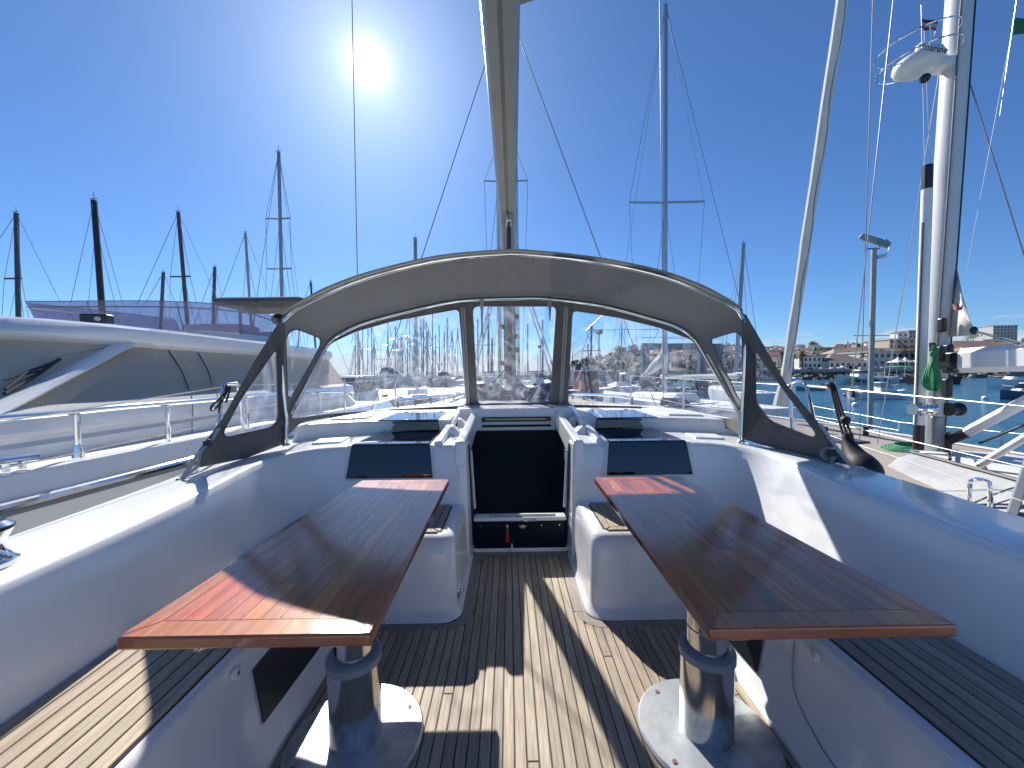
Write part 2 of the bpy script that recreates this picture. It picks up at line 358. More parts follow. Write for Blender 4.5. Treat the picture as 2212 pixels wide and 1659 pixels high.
# --- side decks and foredeck
M_DECK = None
def deck_mat(name, c1, c2, pitch, seam=0.1):
    m = bpy.data.materials.new(name); m.use_nodes = True; MATS[name] = m; N, L = m.node_tree.nodes, m.node_tree.links; b = N['Principled BSDF']; b.inputs['Roughness'].default_value = 0.6
    tc = N.new('ShaderNodeTexCoord'); sx = N.new('ShaderNodeSeparateXYZ'); L.new(tc.outputs['Object'], sx.inputs[0])
    d = N.new('ShaderNodeMath'); d.operation = 'DIVIDE'; d.inputs[1].default_value = pitch; L.new(sx.outputs['X'], d.inputs[0])
    f = N.new('ShaderNodeMath'); f.operation = 'FRACT'; L.new(d.outputs[0], f.inputs[0])
    g = N.new('ShaderNodeMath'); g.operation = 'LESS_THAN'; g.inputs[1].default_value = seam; L.new(f.outputs[0], g.inputs[0])
    nz = N.new('ShaderNodeTexNoise'); nz.inputs['Scale'].default_value = 5; nz.inputs['Detail'].default_value = 6; L.new(tc.outputs['Object'], nz.inputs['Vector'])
    mx = N.new('ShaderNodeMix'); mx.data_type = 'RGBA'; L.new(nz.outputs['Fac'], mx.inputs['Factor']); mx.inputs['A'].default_value = (*c1, 1); mx.inputs['B'].default_value = (*c2, 1)
    m2 = N.new('ShaderNodeMix'); m2.data_type = 'RGBA'; L.new(g.outputs[0], m2.inputs['Factor']); L.new(mx.outputs['Result'], m2.inputs['A']); m2.inputs['B'].default_value = (.05, .045, .04, 1)
    L.new(m2.outputs['Result'], b.inputs['Base Color']); return m
M_DECK = deck_mat('teak_deck', (0.36, 0.31, 0.245), (0.28, 0.235, 0.18), 0.06, .14)
dk = MB()
rows = [[(-hb + .02, y, zt), (-hb * .5, y, zt + .03), (0, y, zt + .04), (hb * .5, y, zt + .03), (hb - .02, y, zt)] for (y, hb, zt, zb, kb) in hs[3:]]
r4 = [(-2.22, 5.6, .64), (-1.1, 5.6, .67), (0, 5.6, .68), (1.1, 5.6, .67), (2.22, 5.6, .64)]
dk.grid([r4] + rows); dk.build('foredeck', M_DECK, yacht)
for s in (-1, 1):
    MB().grid([[(s * x, y, z) for x in (1.7, 2.24 if y < 0 else 2.3)] for y, z in ((-2.2, .48), (0, .5), (3, .545), (4.4, .61), (5.65, .64))]).build('side_deck', M_DECK, yacht)
    MB().tube([(s * (hb - .03), y, zt + .025) for (y, hb, zt, zb, kb) in hs[:6]], .02, 6).build('toe_rail', M_ALU, yacht)

# --- cockpit floor: caulked sheet with every plank
floor = MB().box(-1.02, 1.02, -1.2, 3.02, -.03, -.0035).build('cockpit_floor', M_CAULK, yacht)
PW = 0.0448
def box_front(x):       # forward end of the floor plank at x
    ax = abs(x)
    if ax < 0.335: return 2.945
    if ax < 0.43: return 2.20 - 0.09 * 0
    return 2.125
i = -22
for i in range(-21, 22):
    x = i * PW; ax = abs(x)
    if ax < 0.30: y1 = 2.935
    elif ax < 0.345: y1 = 2.223
    else: y1 = 2.118
    y0 = -1.0
    cuts = [y0] + ([rnd.uniform(0.2, 1.9)] if rnd.random() < .55 else []) + [y1]
    for a, b in zip(cuts, cuts[1:]):
        plank(floor, x, (a + b) / 2, 0, PW - .0048, b - a - .003, M_TEAK)
for s in (-1, 1):
    for k in range(1):      # margin beside the companionway step
        poly_part(floor, 'plank', [(s * .2945, 2.225), (s * .368, 2.225), (s * .368, 2.985), (s * .2945, 2.94)][::s], .0012, .012, M_TEAKD)
    o_ = arc2(.455, 2.225, .09, 180, 270, 8); i_ = arc2(.455, 2.225, .150, 180, 270, 8)
    ring = [(s * a, b) for a, b in o_] + [(s * a, b) for a, b in i_[::-1]]
    poly_part(floor, 'plank', ring[::-s], .0016, .013, M_TEAKD)
    poly_part(floor, 'plank', [(s * .459, 2.08), (s * 1.0, 2.08), (s * 1.0, 2.134), (s * .459, 2.134)][::s], .0012, .012, M_TEAKD)
poly_part(floor, 'plank', [(-.2945, 2.943), (.2945, 2.943), (.366, 2.995), (-.366, 2.995)], .0012, .012, M_TEAKD)

# --- seats and the step boxes beside the companionway
for s in (-1, 1):
    seat = MB()
    prof = [(.945, -.03), (.96, .035), (.985, .05), (1.035, .36), (1.042, .405), (1.055, .428), (1.08, .436), (1.60, .436), (1.60, -.03)]
    rows = [[(s * x, y, z) for x, z in prof] for y in (-1.3, -.6, 0, .8, 1.6, 2.1, 2.35, 2.84)]
    seat.grid(rows if s < 0 else [r[::-1] for r in rows]); seat = seat.build('seat', M_GEL, yacht, smooth=50)
    MB().box(*sorted((s * 1.079, s * 1.508)), -1.2, 2.76, .4365, .4395).build('seat_caulking', M_CAULK, seat)
    mt = M_TEAK if s < 0 else M_TEAKD  # shade on the starboard seat is put into a darker teak colour
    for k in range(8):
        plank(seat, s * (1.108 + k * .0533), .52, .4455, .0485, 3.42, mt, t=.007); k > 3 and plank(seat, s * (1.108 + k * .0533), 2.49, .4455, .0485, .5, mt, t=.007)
    # step box
    bx = MB()
    def rr(x0, x1, y0, y1, z, r, n=6):
        P = arc2(x0 + r, y0 + r, r, 180, 270, n)
        return [(a, b, z) for a, b in P] + [(x1, y0, z), (x1, y1, z), (x0, y1, z)]
    lay = [(.365, 2.138, .0, .11), (.372, 2.15, .012, .105), (.388, 2.178, .03, .085), (.395, 2.19, .06, .07), (.405, 2.215, .33, .065), (.41, 2.232, .40, .065), (.422, 2.25, .432, .06), (.445, 2.275, .447, .05), (.47, 2.30, .450, .04)]
    rows = [[(s * p[0], p[1], p[2]) for p in rr(x0, 1.3, y0, 2.95, z, r)] for x0, y0, z, r in lay]
    if s > 0: rows = [r[::-1] for r in rows]
    bx.grid(rows, True); n = len(rows[0]); bx.f.append(tuple(range((len(rows) - 1) * n, len(rows) * n)) )
    step = bx.build('step_box', M_GEL, yacht, smooth=40, weld=True)
    MB().prism([(s * x, y, .447) for x, y in ((.492, 2.318), (1.1, 2.318), (1.1, 2.755), (.492, 2.755))][::s], (0, 0, .0065)).build('step_caulking', M_CAULK, step)
    # teak on the step, framed
    def pp(pts): poly_part(step, 'plank', [(s * a, b) for a, b in pts][::s], .4585, .008, M_TEAKD if s < 0 else M_TEAK)
    pp([(.512, 2.298), (1.09, 2.298), (1.09, 2.343), (.545, 2.343)]); pp([(.502, 2.305), (.541, 2.346), (.541, 2.728), (.502, 2.77)]); pp([(.505, 2.773), (.543, 2.732), (1.09, 2.732), (1.09, 2.773)])
    for k in range(8):
        plank(step, s * (.5725 + k * .058), 2.5375, .4585, .0535, .382, M_TEAKD if s < 0 else M_TEAK, t=.008)
    # courtesy light on the box, vent and light on the seat front
    ML = Matrix.Rotation(R_(90), 3, 'X')
    lt = MB().lathe([(0.0, .0), (.021, .0), (.021, .006), (.012, .009), (.0, .009)], (s * .74, 2.215, .345), 20, ML).build('courtesy_light', M_WHITE, yacht)
    MB().lathe([(0.0, .0), (.008, .0), (.008, .003), (.0, .003)], (s * .74, 2.206, .345), 12, ML).build('screw', M_BLACKP, lt)
    def side(y, z): return V((s * (.985 + (z - .05) * (.05 / .31) - .003), y, z))
    P = [PZ(0, 0, 0)] * 0
    if s < 0: q = [side(1.385, .135), side(1.86, .115), side(1.86, .34), side(1.385, .335)]
    else: q = [side(1.62, .105), side(2.0, .09), side(2.0, .34), side(1.62, .34)]
    nrm = V((-s, 0, .16)).normalized()
    vt = MB().prism([p + nrm * .001 for p in (q if s > 0 else q[::-1])], nrm * .006).build('locker_vent', M_VENT, yacht)
    lx = side(1.31 if s < 0 else 1.36, .385 if s < 0 else .375)
    lt = MB().lathe([(0.0, .0), (.02, .0), (.02, .006), (.012, .011), (.0, .011)], lx, 20, Matrix.Rotation(R_(-90 * s), 3, 'Y')).build('courtesy_light', M_WHITE, yacht)
    MB().lathe([(0.0, .0), (.007, .0), (.007, .003), (.0, .003)], lx + V((-s * .011, 0, 0)), 12, Matrix.Rotation(R_(-90 * s), 3, 'Y')).build('screw', M_BRASS, lt)
    if s > 0:           # locker door joint in the starboard seat front
        pts = cr([side(1.47, .42), side(1.455, .30), side(1.44, .22), side(1.40, .165), side(1.31, .125), side(1.18, .10), side(.6, .09), side(.1, .09)], 40)
        MB().tube([p + V((-.0015, 0, 0)) for p in pts], .0022, 6).build('locker_joint', M_COLLAR, yacht)

# --- coamings and bulkhead: one moulding each side, swept round the forward corner
M_N = 7
crest = [(-1.575, -1.3, .80), (-1.585, .2, .80), (-1.60, 1.1, .805), (-1.63, 1.7, .815), (-1.675, 2.15, .83), (-1.705, 2.45, .845), (-1.685, 2.64, .855), (-1.60, 2.79, .862), (-1.45, 2.87, .868), (-1.25, 2.895, .870), (-.9, 2.90, .872), (-.62, 2.90, .872), (-.445, 2.90, .872)]
base = [(-1.495, -1.3, .40), (-1.50, .2, .40), (-1.50, 1.1, .40), (-1.505, 1.7, .40), (-1.51, 2.10, .40), (-1.51, 2.36, .40), (-1.49, 2.54, .40), (-1.44, 2.68, .40), (-1.345, 2.77, .40), (-1.20, 2.80, .40), (-.9, 2.805, .40), (-.6, 2.805, .40), (-.445, 2.805, .40)]
outer = [(-1.99, -1.3, .79), (-2.0, .2, .79), (-2.01, 1.1, .795), (-2.03, 1.7, .805), (-2.05, 2.15, .815), (-2.06, 2.5, .83), (-2.04, 2.85, .845), (-1.98, 3.2, .855), (-1.80, 3.5, .86), (-1.35, 3.65, .872), (-.9, 3.65, .875), (-.62, 3.65, .875), (-.445, 3.65, .875)]
nS = 60
cC, cB, cO = cr(crest, nS), None, None
def along(pts, n=nS):       # same parameter as the crest: Catmull-Rom per index
    P = [V(p) for p in pts]; out = []
    C = [V(p) for p in crest]; L = [0]
    for a, b in zip(C, C[1:]): L.append(L[-1] + (b - a).length)
    for i in range(n):
        sl = L[-1] * i / (n - 1); j = 0
        while j < len(L) - 2 and L[j + 1] < sl: j += 1
        t = (sl - L[j]) / (L[j + 1] - L[j]); p0, p1, p2, p3 = P[max(j - 1, 0)], P[j], P[j + 1], P[min(j + 2, len(P) - 1)]
        out.append(0.5 * ((2 * p1) + (p2 - p0) * t + (2 * p0 - 5 * p1 + 4 * p2 - p3) * t * t + (3 * p1 - p0 - 3 * p2 + p3) * t ** 3))
    return out
aC, aB, aO = along(crest), along(base), along(outer)
for s in (-1, 1):
    rows = []
    for c, b, o in zip(aC, aB, aO):
        r = .035; d1 = (b - c).normalized(); d2 = (o - c).normalized()
        bul = V((0, 0, 0))
        P = [b, b.lerp(c, .35), b.lerp(c, .7), c + d1 * r * 1.3, c + d1 * r * .45 + d2 * r * .1, c + d1 * r * .1 + d2 * r * .45, c + d2 * r * 1.3, c.lerp(o, .42) + V((0, 0, .006)), c.lerp(o, .5) + V((0, 0, .004)), o - d2 * .03 + V((0, 0, .002)), o, o + V((0, 0, -.03)) + d2 * .012, V((o.x - .03, o.y, .45)) if o.y < 3.4 else o + V((0, 0, -.3))]
        rows.append([(-s * p.x, p.y, p.z) for p in P])
    if s < 0: rows = [r[::-1] for r in rows]
    MB().grid(rows).build('cockpit_coaming', M_GEL, yacht, smooth=45)

# --- stepped coachroof with the hatch glass
for s in (-1, 1):
    pl = [(.60, 3.49), (.9, 3.49), (1.34, 3.46), (1.6, 3.38), (1.86, 3.22), (1.92, 3.28), (1.80, 3.9), (1.62, 4.45), (1.2, 4.75), (.60, 4.85)]
    ra = MB()
    rows = []
    for off, z in ((0.0, .84), (.012, .955), (.02, .975), (.035, .986), (.06, .990)):
        cx, cy = 1.2, 4.0
        rows.append([(s * (x + (cx - x) * off), y + (cy - y) * off, z + (.015 if y > 3.8 else 0) * (z > .9)) for x, y in pl])
    if s > 0: rows = [r for r in rows]
    else: rows = [r[::-1] for r in rows]
    n = len(pl); ra.grid(rows, True); ra.f.append(tuple(range(4 * n, 5 * n))); ra.build('coachroof', M_GELR, yacht, smooth=30)
    # low moulded pads on the roof shoulder
    MB().hexa([(s * x, y, .98) for x, y in ((1.4, 3.56), (1.72, 3.46), (1.62, 4.1), (1.36, 4.3))][::s], [(s * x, y, 1.012) for x, y in ((1.42, 3.59), (1.69, 3.50), (1.60, 4.07), (1.38, 4.26))][::s]).build('roof_pad', M_GELR, yacht, bevel=.012)
    # recessed tray in the lower step
    MB().hexa([(s * x, y, .86) for x, y in ((1.40, 3.03), (1.62, 2.98), (1.66, 3.2), (1.42, 3.27))][::s], [(s * x, y, .884) for x, y in ((1.41, 3.04), (1.61, 2.99), (1.65, 3.19), (1.43, 3.26))][::s]).build('roof_pad', M_GELR, yacht, bevel=.006)
    # glass: bulkhead pane, lower top pane, upright pane of the second step, upper top pane
    def quad(pts, nrm, t, nm, m=M_GLASSD, bev=.006):
        P = [V((s * x, y, z)) for x, y, z in pts]; nn = V((s * nrm[0], nrm[1], nrm[2])).normalized()
        if s > 0: P = P[::-1]
        return MB().prism([p - nn * .004 for p in P], nn * (t + .004)).build(nm, m, yacht, bevel=bev, seg=2)
    nb = (0, -1, .2)
    fr = quad([(1.315, 2.842, .622), (.625, 2.842, .622), (.652, 2.897, .874), (1.30, 2.897, .874)], nb, .004, 'window_surround', M_GELR)
    quad([(1.292, 2.845, .638), (.648, 2.845, .638), (.678, 2.90, .880), (1.265, 2.90, .880)], nb, .012, 'bulkhead_window')
    quad([(.682, 2.894, .878), (.70, 3.50, .886), (1.235, 3.50, .886), (1.262, 2.894, .878)], (0, 0, 1), .008, 'top_window')
    quad([(1.30, 3.488, .896), (.71, 3.488, .896), (.722, 3.496, .978), (1.285, 3.496, .978)], (0, -1, .1), .012, 'upright_window')
    quad([(.722, 3.49, .984), (.74, 4.05, .996), (1.25, 4.05, .996), (1.282, 3.49, .984)], (0, 0, 1), .009, 'roof_window')
    for x in (.8, 1.16):
        MB().box(*sorted((s * (x - .022), s * (x + .022))), 4.045, 4.07, .99, 1.012).build('hinge', M_BRASS, yacht, bevel=.003)
    # white spray rail beside the glass, and the raised slide of the companionway
    MB().hexa([(s * x, y, z) for x, y, z in ((.585, 2.91, .86), (.655, 2.91, .86), (.655, 4.3, .97), (.585, 4.3, .97))][::s], [(s * x, y, z) for x, y, z in ((.592, 2.93, .897), (.648, 2.93, .897), (.648, 4.3, 1.035), (.592, 4.3, 1.035))][::s]).build('spray_rail', M_GEL, yacht, bevel=.01)
    for yy in (3.25, 3.75):
        MB().hexa([(s * x, y, z) for x, y, z in ((.46, yy, .87), (.59, yy, .87), (.59, yy + .16, .87), (.46, yy + .16, .87))][::s], [(s * x, y, z) for x, y, z in ((.56, yy + .03, .955), (.588, yy + .03, .955), (.588, yy + .13, .965), (.56, yy + .13, .965))][::s]).build('rail_bracket', M_GELR, yacht, bevel=.012)
    MB().hexa([(s * x, y, z) for x, y, z in ((.405, 2.86, .70), (.50, 2.86, .70), (.50, 4.1, .84), (.405, 4.1, .84))][::s], [(s * x, y, z) for x, y, z in ((.413, 2.885, .897), (.488, 2.885, .897), (.478, 4.1, 1.005), (.408, 4.1, 1.005))][::s]).build('hatch_slide', M_GEL, yacht, bevel=.02, seg=4)
    # jamb of the companionway
    MB().hexa([(s * x, y, z) for x, y, z in ((.378, 2.815, 0), (.46, 2.79, 0), (.46, 3.08, 0), (.368, 3.06, 0))][::s], [(s * x, y, z) for x, y, z in ((.407, 2.892, .872), (.46, 2.88, .872), (.46, 3.08, .872), (.395, 3.06, .872))][::s]).build('door_jamb', M_GEL, yacht, bevel=.012)
    MB().prism([(s * x, y, z) for x, y, z in ((.366, 2.985, .06), (.380, 2.985, .06), (.402, 2.99, .85), (.388, 2.99, .85))][::s], (0, .03, 0)).build('door_gasket', M_BLACK, yacht)
    MB().prism([(s * x, y, z) for x, y, z in ((.346, 3.012, .34), (.366, 3.012, .34), (.388, 3.02, .80), (.372, 3.02, .80))][::s], (0, .02, 0)).build('door_frame', M_GELR, yacht, bevel=.004)
for s in (-1, 1): MB().hexa([(s * x, y, .84) for x, y in ((.47, 3.6), (.64, 3.6), (.64, 4.1), (.47, 4.1))][::s], [(s * x, y, .878) for x, y in ((.47, 3.6), (.64, 3.6), (.64, 4.1), (.47, 4.1))][::s]).build('roof_gap_board', M_GELR, yacht)  # boards added to stop light leaking through the roof gap into the saloon
# garage over the sliding hatch
MB().hexa([(-.60, 4.02, .80), (.60, 4.02, .80), (.60, 5.2, .80), (-.60, 5.2, .80)], [(-.60, 4.05, 1.035), (.60, 4.05, 1.035), (.60, 5.2, 1.05), (-.60, 5.2, 1.05)]).build('hatch_garage', M_GEL, yacht, bevel=.018, seg=4)
MB().box(-.36, .36, 3.99, 4.03, .90, .945).build('slot', M_BLACK, yacht)
MB().box(-.33, .30, 3.975, 3.995, .918, .934).build('hatch_trim', M_WOODL, yacht, bevel=.003)
MB().box(.305, .345, 3.97, 3.995, .912, .934).build('hatch_tag', M_RED, yacht, bevel=.003)
# sliding hatch, door, sill, washboard
# the companionway stands open: dark saloon below, ladder, slid-back hatch
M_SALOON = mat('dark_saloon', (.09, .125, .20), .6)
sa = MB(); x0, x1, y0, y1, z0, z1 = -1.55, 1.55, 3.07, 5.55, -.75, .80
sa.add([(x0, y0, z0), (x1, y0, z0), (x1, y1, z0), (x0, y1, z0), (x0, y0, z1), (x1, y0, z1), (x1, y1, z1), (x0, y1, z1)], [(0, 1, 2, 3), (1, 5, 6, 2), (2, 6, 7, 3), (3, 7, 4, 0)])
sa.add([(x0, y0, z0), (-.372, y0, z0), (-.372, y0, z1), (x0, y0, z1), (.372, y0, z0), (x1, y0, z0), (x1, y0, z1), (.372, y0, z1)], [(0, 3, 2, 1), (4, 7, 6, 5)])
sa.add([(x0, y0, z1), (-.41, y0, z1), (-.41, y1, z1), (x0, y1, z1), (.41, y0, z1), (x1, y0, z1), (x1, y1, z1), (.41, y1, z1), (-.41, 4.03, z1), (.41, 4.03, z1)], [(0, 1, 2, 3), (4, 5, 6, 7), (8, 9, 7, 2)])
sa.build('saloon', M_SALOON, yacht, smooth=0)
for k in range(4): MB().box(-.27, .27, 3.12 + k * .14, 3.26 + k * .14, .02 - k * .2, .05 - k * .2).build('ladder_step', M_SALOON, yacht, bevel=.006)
MB().box(-.36, .36, 3.98, 5.0, .845, .865).build('sliding_hatch', M_DOOR, yacht, bevel=.005)
sill = MB().box(-.362, .362, 2.955, 3.06, .255, .285).build('door_sill', M_GEL, yacht, bevel=.012)
MB().box(-.24, .28, 2.985, 2.997, .287, .298).build('rail', M_ALU, sill, bevel=.003)
wb = MB().box(-.362, .362, 2.985, 3.02, .028, .252).build('washboard', M_DOOR, yacht, bevel=.012)
MX = Matrix.Rotation(R_(90), 3, 'X')
MB().lathe([(0, 0), (.030, 0), (.030, .004), (.022, .012), (0, .013)], (.02, 2.985, .205), 20, Matrix(((1, 0, 0), (0, 0, -1), (0, .6, 0)))).build('lock_knob', M_BRASS, wb)
MB().box(.028, .13, 2.95, 2.985, .252, .275).build('latch', M_CHROME, wb, bevel=.006)
for x in (-.31, -.17, .17, .31): MB().lathe([(0, 0), (.006, 0), (.005, .003), (0, .003)], (x, 2.985, .213), 10, MX).build('screw', M_BRASS, wb)
MB().lathe([(0, 0), (.014, 0), (.013, .006), (0, .006)], (-.10, 2.985, .213), 12, MX).build('keyhole', M_BRASS, wb)
kf = thing('key_fob', 'red key fob hanging from the lock of the dark washboard', 'key fob', (-.10, 2.975, .16))
MB().tube([(-.10, 2.975, .214), (-.098, 2.972, .195), (-.099, 2.972, .178)], .003, 6).build('ring', M_BRASS, kf)
MB().hexa([(-.116, 2.968, .085), (-.085, 2.968, .082), (-.085, 2.98, .082), (-.116, 2.98, .085)], [(-.109, 2.968, .175), (-.088, 2.968, .172), (-.088, 2.98, .172), (-.109, 2.98, .175)]).build('tag', M_RED, kf, bevel=.005)
wt = MB().lathe([(0, 0), (.022, 0), (.018, .012), (.006, .022), (.007, .045), (0, .047)], (-.065, 2.968, .030), 14).build('stopper', mat('grey_white_plastic', (.6, .62, .62), .4), None); tag(wt, 'small white plastic stopper standing under the red key fob', 'stopper')
sl = MB().box(-.372, .372, 2.99, 3.05, -.02, .03).build('threshold', M_GEL, yacht, bevel=.01)
# pad eye at the foot of the port step box
pe = MB().tube([(-.395, 2.28, .085), (-.378, 2.29, .085), (-.372, 2.325, .085), (-.378, 2.36, .085), (-.395, 2.37, .085)], .007, 8); pe.box(-.398, -.388, 2.265, 2.385, .065, .105); pe.build('pad_eye', M_CHROME, yacht)
# coachroof ahead of the spray hood
MB().hexa([(-1.75, 4.5, .83), (1.75, 4.5, .83), (1.15, 7.2, .66), (-1.15, 7.2, .66)], [(-1.6, 4.6, 1.0), (1.6, 4.6, 1.0), (1.0, 6.9, .93), (-1.0, 6.9, .93)]).build('forward_roof', M_DECK, yacht, bevel=.05, seg=4)
for s in (-1, 1):       # grab rails on the roof
    rp = [(s * 1.45, 4.75, 1.075), (s * 1.40, 5.0, 1.08), (s * 1.2, 5.8, 1.06), (s * 1.02, 6.6, 1.02)]
    gr = MB().tube(rp, .022, 8).build('grab_rail', M_CHROME, yacht)
    for p in cr(rp, 5): MB().tube([p, p - V((0, 0, .1))], .014, 8).build('post', M_BLACKP, gr)

# --- guard rails of our yacht
def wire(nm, pts, r, m, parent, sag=0.0):
    return MB().tube(pts, r, 6).build(nm, m, parent)
for s in (-1, 1):
    gx = 2.17
    if s > 0:
        gate = [PX(1712, 930, 2.2), PX(1706, 840, 2.2), PX(1716, 826, 2.2), PX(1735, 825, 2.2), PX(1742, 834, 2.2), PX(1768, 952, 2.2)]
        MB().tube(cr(gate, 30), .0135, 8).build('gate_stanchion', M_CHROME, yacht)
        a, b = PX(1742, 833, 2.2), PX(2212, 878, 2.2); MB().tube([a + (a - b) * -.0, b, b + (b - a) * .8], .0036, 6).build('lifeline', M_LIFE, yacht)
        MB().tube([a, a.lerp(b, .16)], .009, 6).build('turnbuckle', M_CHROME, yacht)
        a, b = PX(1755, 903, 2.2), PX(1974, 954, 2.2); MB().tube([a, b, b + (b - a) * 2.2], .0036, 6).build('lifeline', M_LIFE, yacht)
        f = PX(1707, 832, 2.2); MB().tube([f, (2.16, 4.9, 1.30), (2.05, 6.7, 1.33)], .0036, 6).build('lifeline', M_LIFE, yacht)
        f = PX(1712, 905, 2.2); MB().tube([f, (2.16, 4.9, .98), (2.05, 6.7, 1.02)], .0036, 6).build('lifeline', M_LIFE, yacht)
    else:
        gate = [PX(468, 940, -2.2), PX(482, 838, -2.2), PX(489, 831, -2.2), PX(508, 830, -2.2), PX(514, 836, -2.2), PX(528, 935, -2.2)]
        MB().tube(cr(gate, 30), .0135, 8).build('gate_stanchion', M_CHROME, yacht)
        a, b = PX(480, 836, -2.2), PX(150, 888, -2.2); MB().tube([a, b, b + (b - a) * 1.2], .0036, 6).build('lifeline', M_LIFE, yacht)
        a, b = PX(455, 948, -2.2), PX(10, 1010, -2.2)
        a, b = PX(430, 922, -2.2), PX(5, 1012, -2.2); MB().tube([a, b, b + (b - a) * .6], .0036, 6).build('lifeline', M_LIFE, yacht)
        f = PX(510, 832, -2.2); MB().tube([f, (-2.16, 4.9, 1.30), (-2.05, 6.7, 1.33)], .0036, 6).build('lifeline', M_LIFE, yacht)
        f = PX(520, 915, -2.2); MB().tube([f, (-2.16, 4.9, .98), (-2.05, 6.7, 1.02)], .0036, 6).build('lifeline', M_LIFE, yacht)
    for y, x in ((4.9, 2.16), (6.7, 2.05)): MB().tube([(s * x, y, .6), (s * x, y, 1.33)], .013, 8).build('stanchion', M_CHROME, yacht)
rp = thing('mooring_rope', 'short black rope looped over the chrome gate stanchion', 'rope', PX(489, 840, -2.2))
lp = [PX(x, y, -2.19) for x, y in ((490, 832), (486, 846), (474, 862), (460, 874), (455, 884), (460, 886), (470, 878), (482, 862), (492, 842), (497, 834), (494, 850), (488, 870))]
MB().tube(cr(lp, 50), .007, 6).build('loop', M_BLACK, rp)
# winch on the port coaming
wc = thing('winch', 'chrome and black sheet winch on the port coaming at the picture edge', 'winch', (-1.80, 1.26, .80))
MB().lathe([(.075, 0), (.075, .02), (.062, .03), (.05, .06), (.052, .09), (.066, .12), (.068, .135), (.05, .15), (0, .152)], (-1.775, 1.235, .802), 28).build('drum', M_CHROME, wc)
MB().lathe([(.082, 0), (.082, .012), (.07, .014), (0, .015)], (-1.775, 1.235, .792), 28).build('base', M_BLACKP, wc)
MB().lathe([(.0685, 0), (.0695, .006), (.0685, .012)], (-1.775, 1.235, .925), 28).build('jaw', M_BLACKP, wc)
# dark folded cover at the mast foot
cv = []
for i in range(13):
    x = -.62 + i * .1
    cv.append([(x, 5.12, 1.04), (x, 5.10, 1.16 + .035 * math.sin(i * 1.6)), (x, 5.2, 1.225 + .04 * math.sin(i * 1.9 + 1)), (x, 5.34, 1.18 + .03 * math.sin(i * 2.3)), (x, 5.42, 1.04)])
o = MB().grid(cv[::-1]).build('folded_cover', M_NAVY, None, solid=.004); tag(o, 'dark blue folded canvas cover on the roof before the mast', 'cover')
# ================================================================== spray hood
hood = thing('spray_hood', 'grey canvas spray hood with clear windows over the companionway', 'spray hood', (0, 3.2, .95))
A_V = [(617, 900), (611, 850), (605, 760), (605, 712), (611, 686), (626, 669), (685, 638.5), (767, 604.4), (849, 580), (958, 556.6), (1083, 545.7), (1152, 547), (1288, 562), (1430, 592), (1547, 638.5), (1594, 663), (1608, 682), (1613, 712), (1611, 760), (1607, 850), (1604, 888)]
A3 = [PY(x, y, 2.88) for x, y in A_V]
F_V = [(617, 900, 2.885), (650, 838, 3.12), (690, 765, 3.4), (707, 735, 3.5), (735, 715, 3.56), (799.6, 688, 3.6), (957.8, 650, 3.64), (1040, 642, 3.65), (1121.5, 640, 3.65), (1179, 640.4, 3.65), (1300, 655, 3.63), (1419, 686, 3.6), (1470, 703, 3.56), (1503, 728, 3.5), (1524, 760, 3.4), (1570, 838, 3.12), (1604, 888, 2.885)]
F3 = [PY(x, y, d) for x, y, d in F_V]
B_V = [(611, 952, 2.885), (628, 935, 2.98), (652, 913, 3.25), (690, 905, 3.55), (740, 898, 3.85), (823, 889, 4.25), (920, 886, 4.4), (1000, 884, 4.45), (1106, 881, 4.48), (1210, 880, 4.45), (1290, 880, 4.4), (1380, 884, 4.25), (1480, 902, 3.85), (1530, 914, 3.55), (1570, 926, 3.25), (1594, 937, 2.98), (1605, 947, 2.885)]
B3 = [PY(x, y, d) for x, y, d in B_V]
def seg3(P, i, j, ns):    # Catmull-Rom whole, then three stretches with fixed counts
    full = []
    out = []
    for (a, b, n) in ((0, i, ns[0]), (i, j, ns[1]), (j, len(P) - 1, ns[2])):
        sub = []
        for k in range(a, b):
            p0, p1, p2, p3 = P[max(k - 1, 0)], P[k], P[k + 1], P[min(k + 2, len(P) - 1)]
            for q in range(14):
                t = q / 14; sub.append(0.5 * ((2 * p1) + (p2 - p0) * t + (2 * p0 - 5 * p1 + 4 * p2 - p3) * t * t + (3 * p1 - p0 - 3 * p2 + p3) * t ** 3))
        sub.append(P[b]); r = resample(sub, n + 1)
        out += r if not out else r[1:]
    return out
NS = (24, 92, 24)
cA = seg3(A3, 4, 16, NS); cF = seg3(F3, 3, 13, NS); cBs = seg3(B3, 3, 13, NS)
NU = sum(NS)
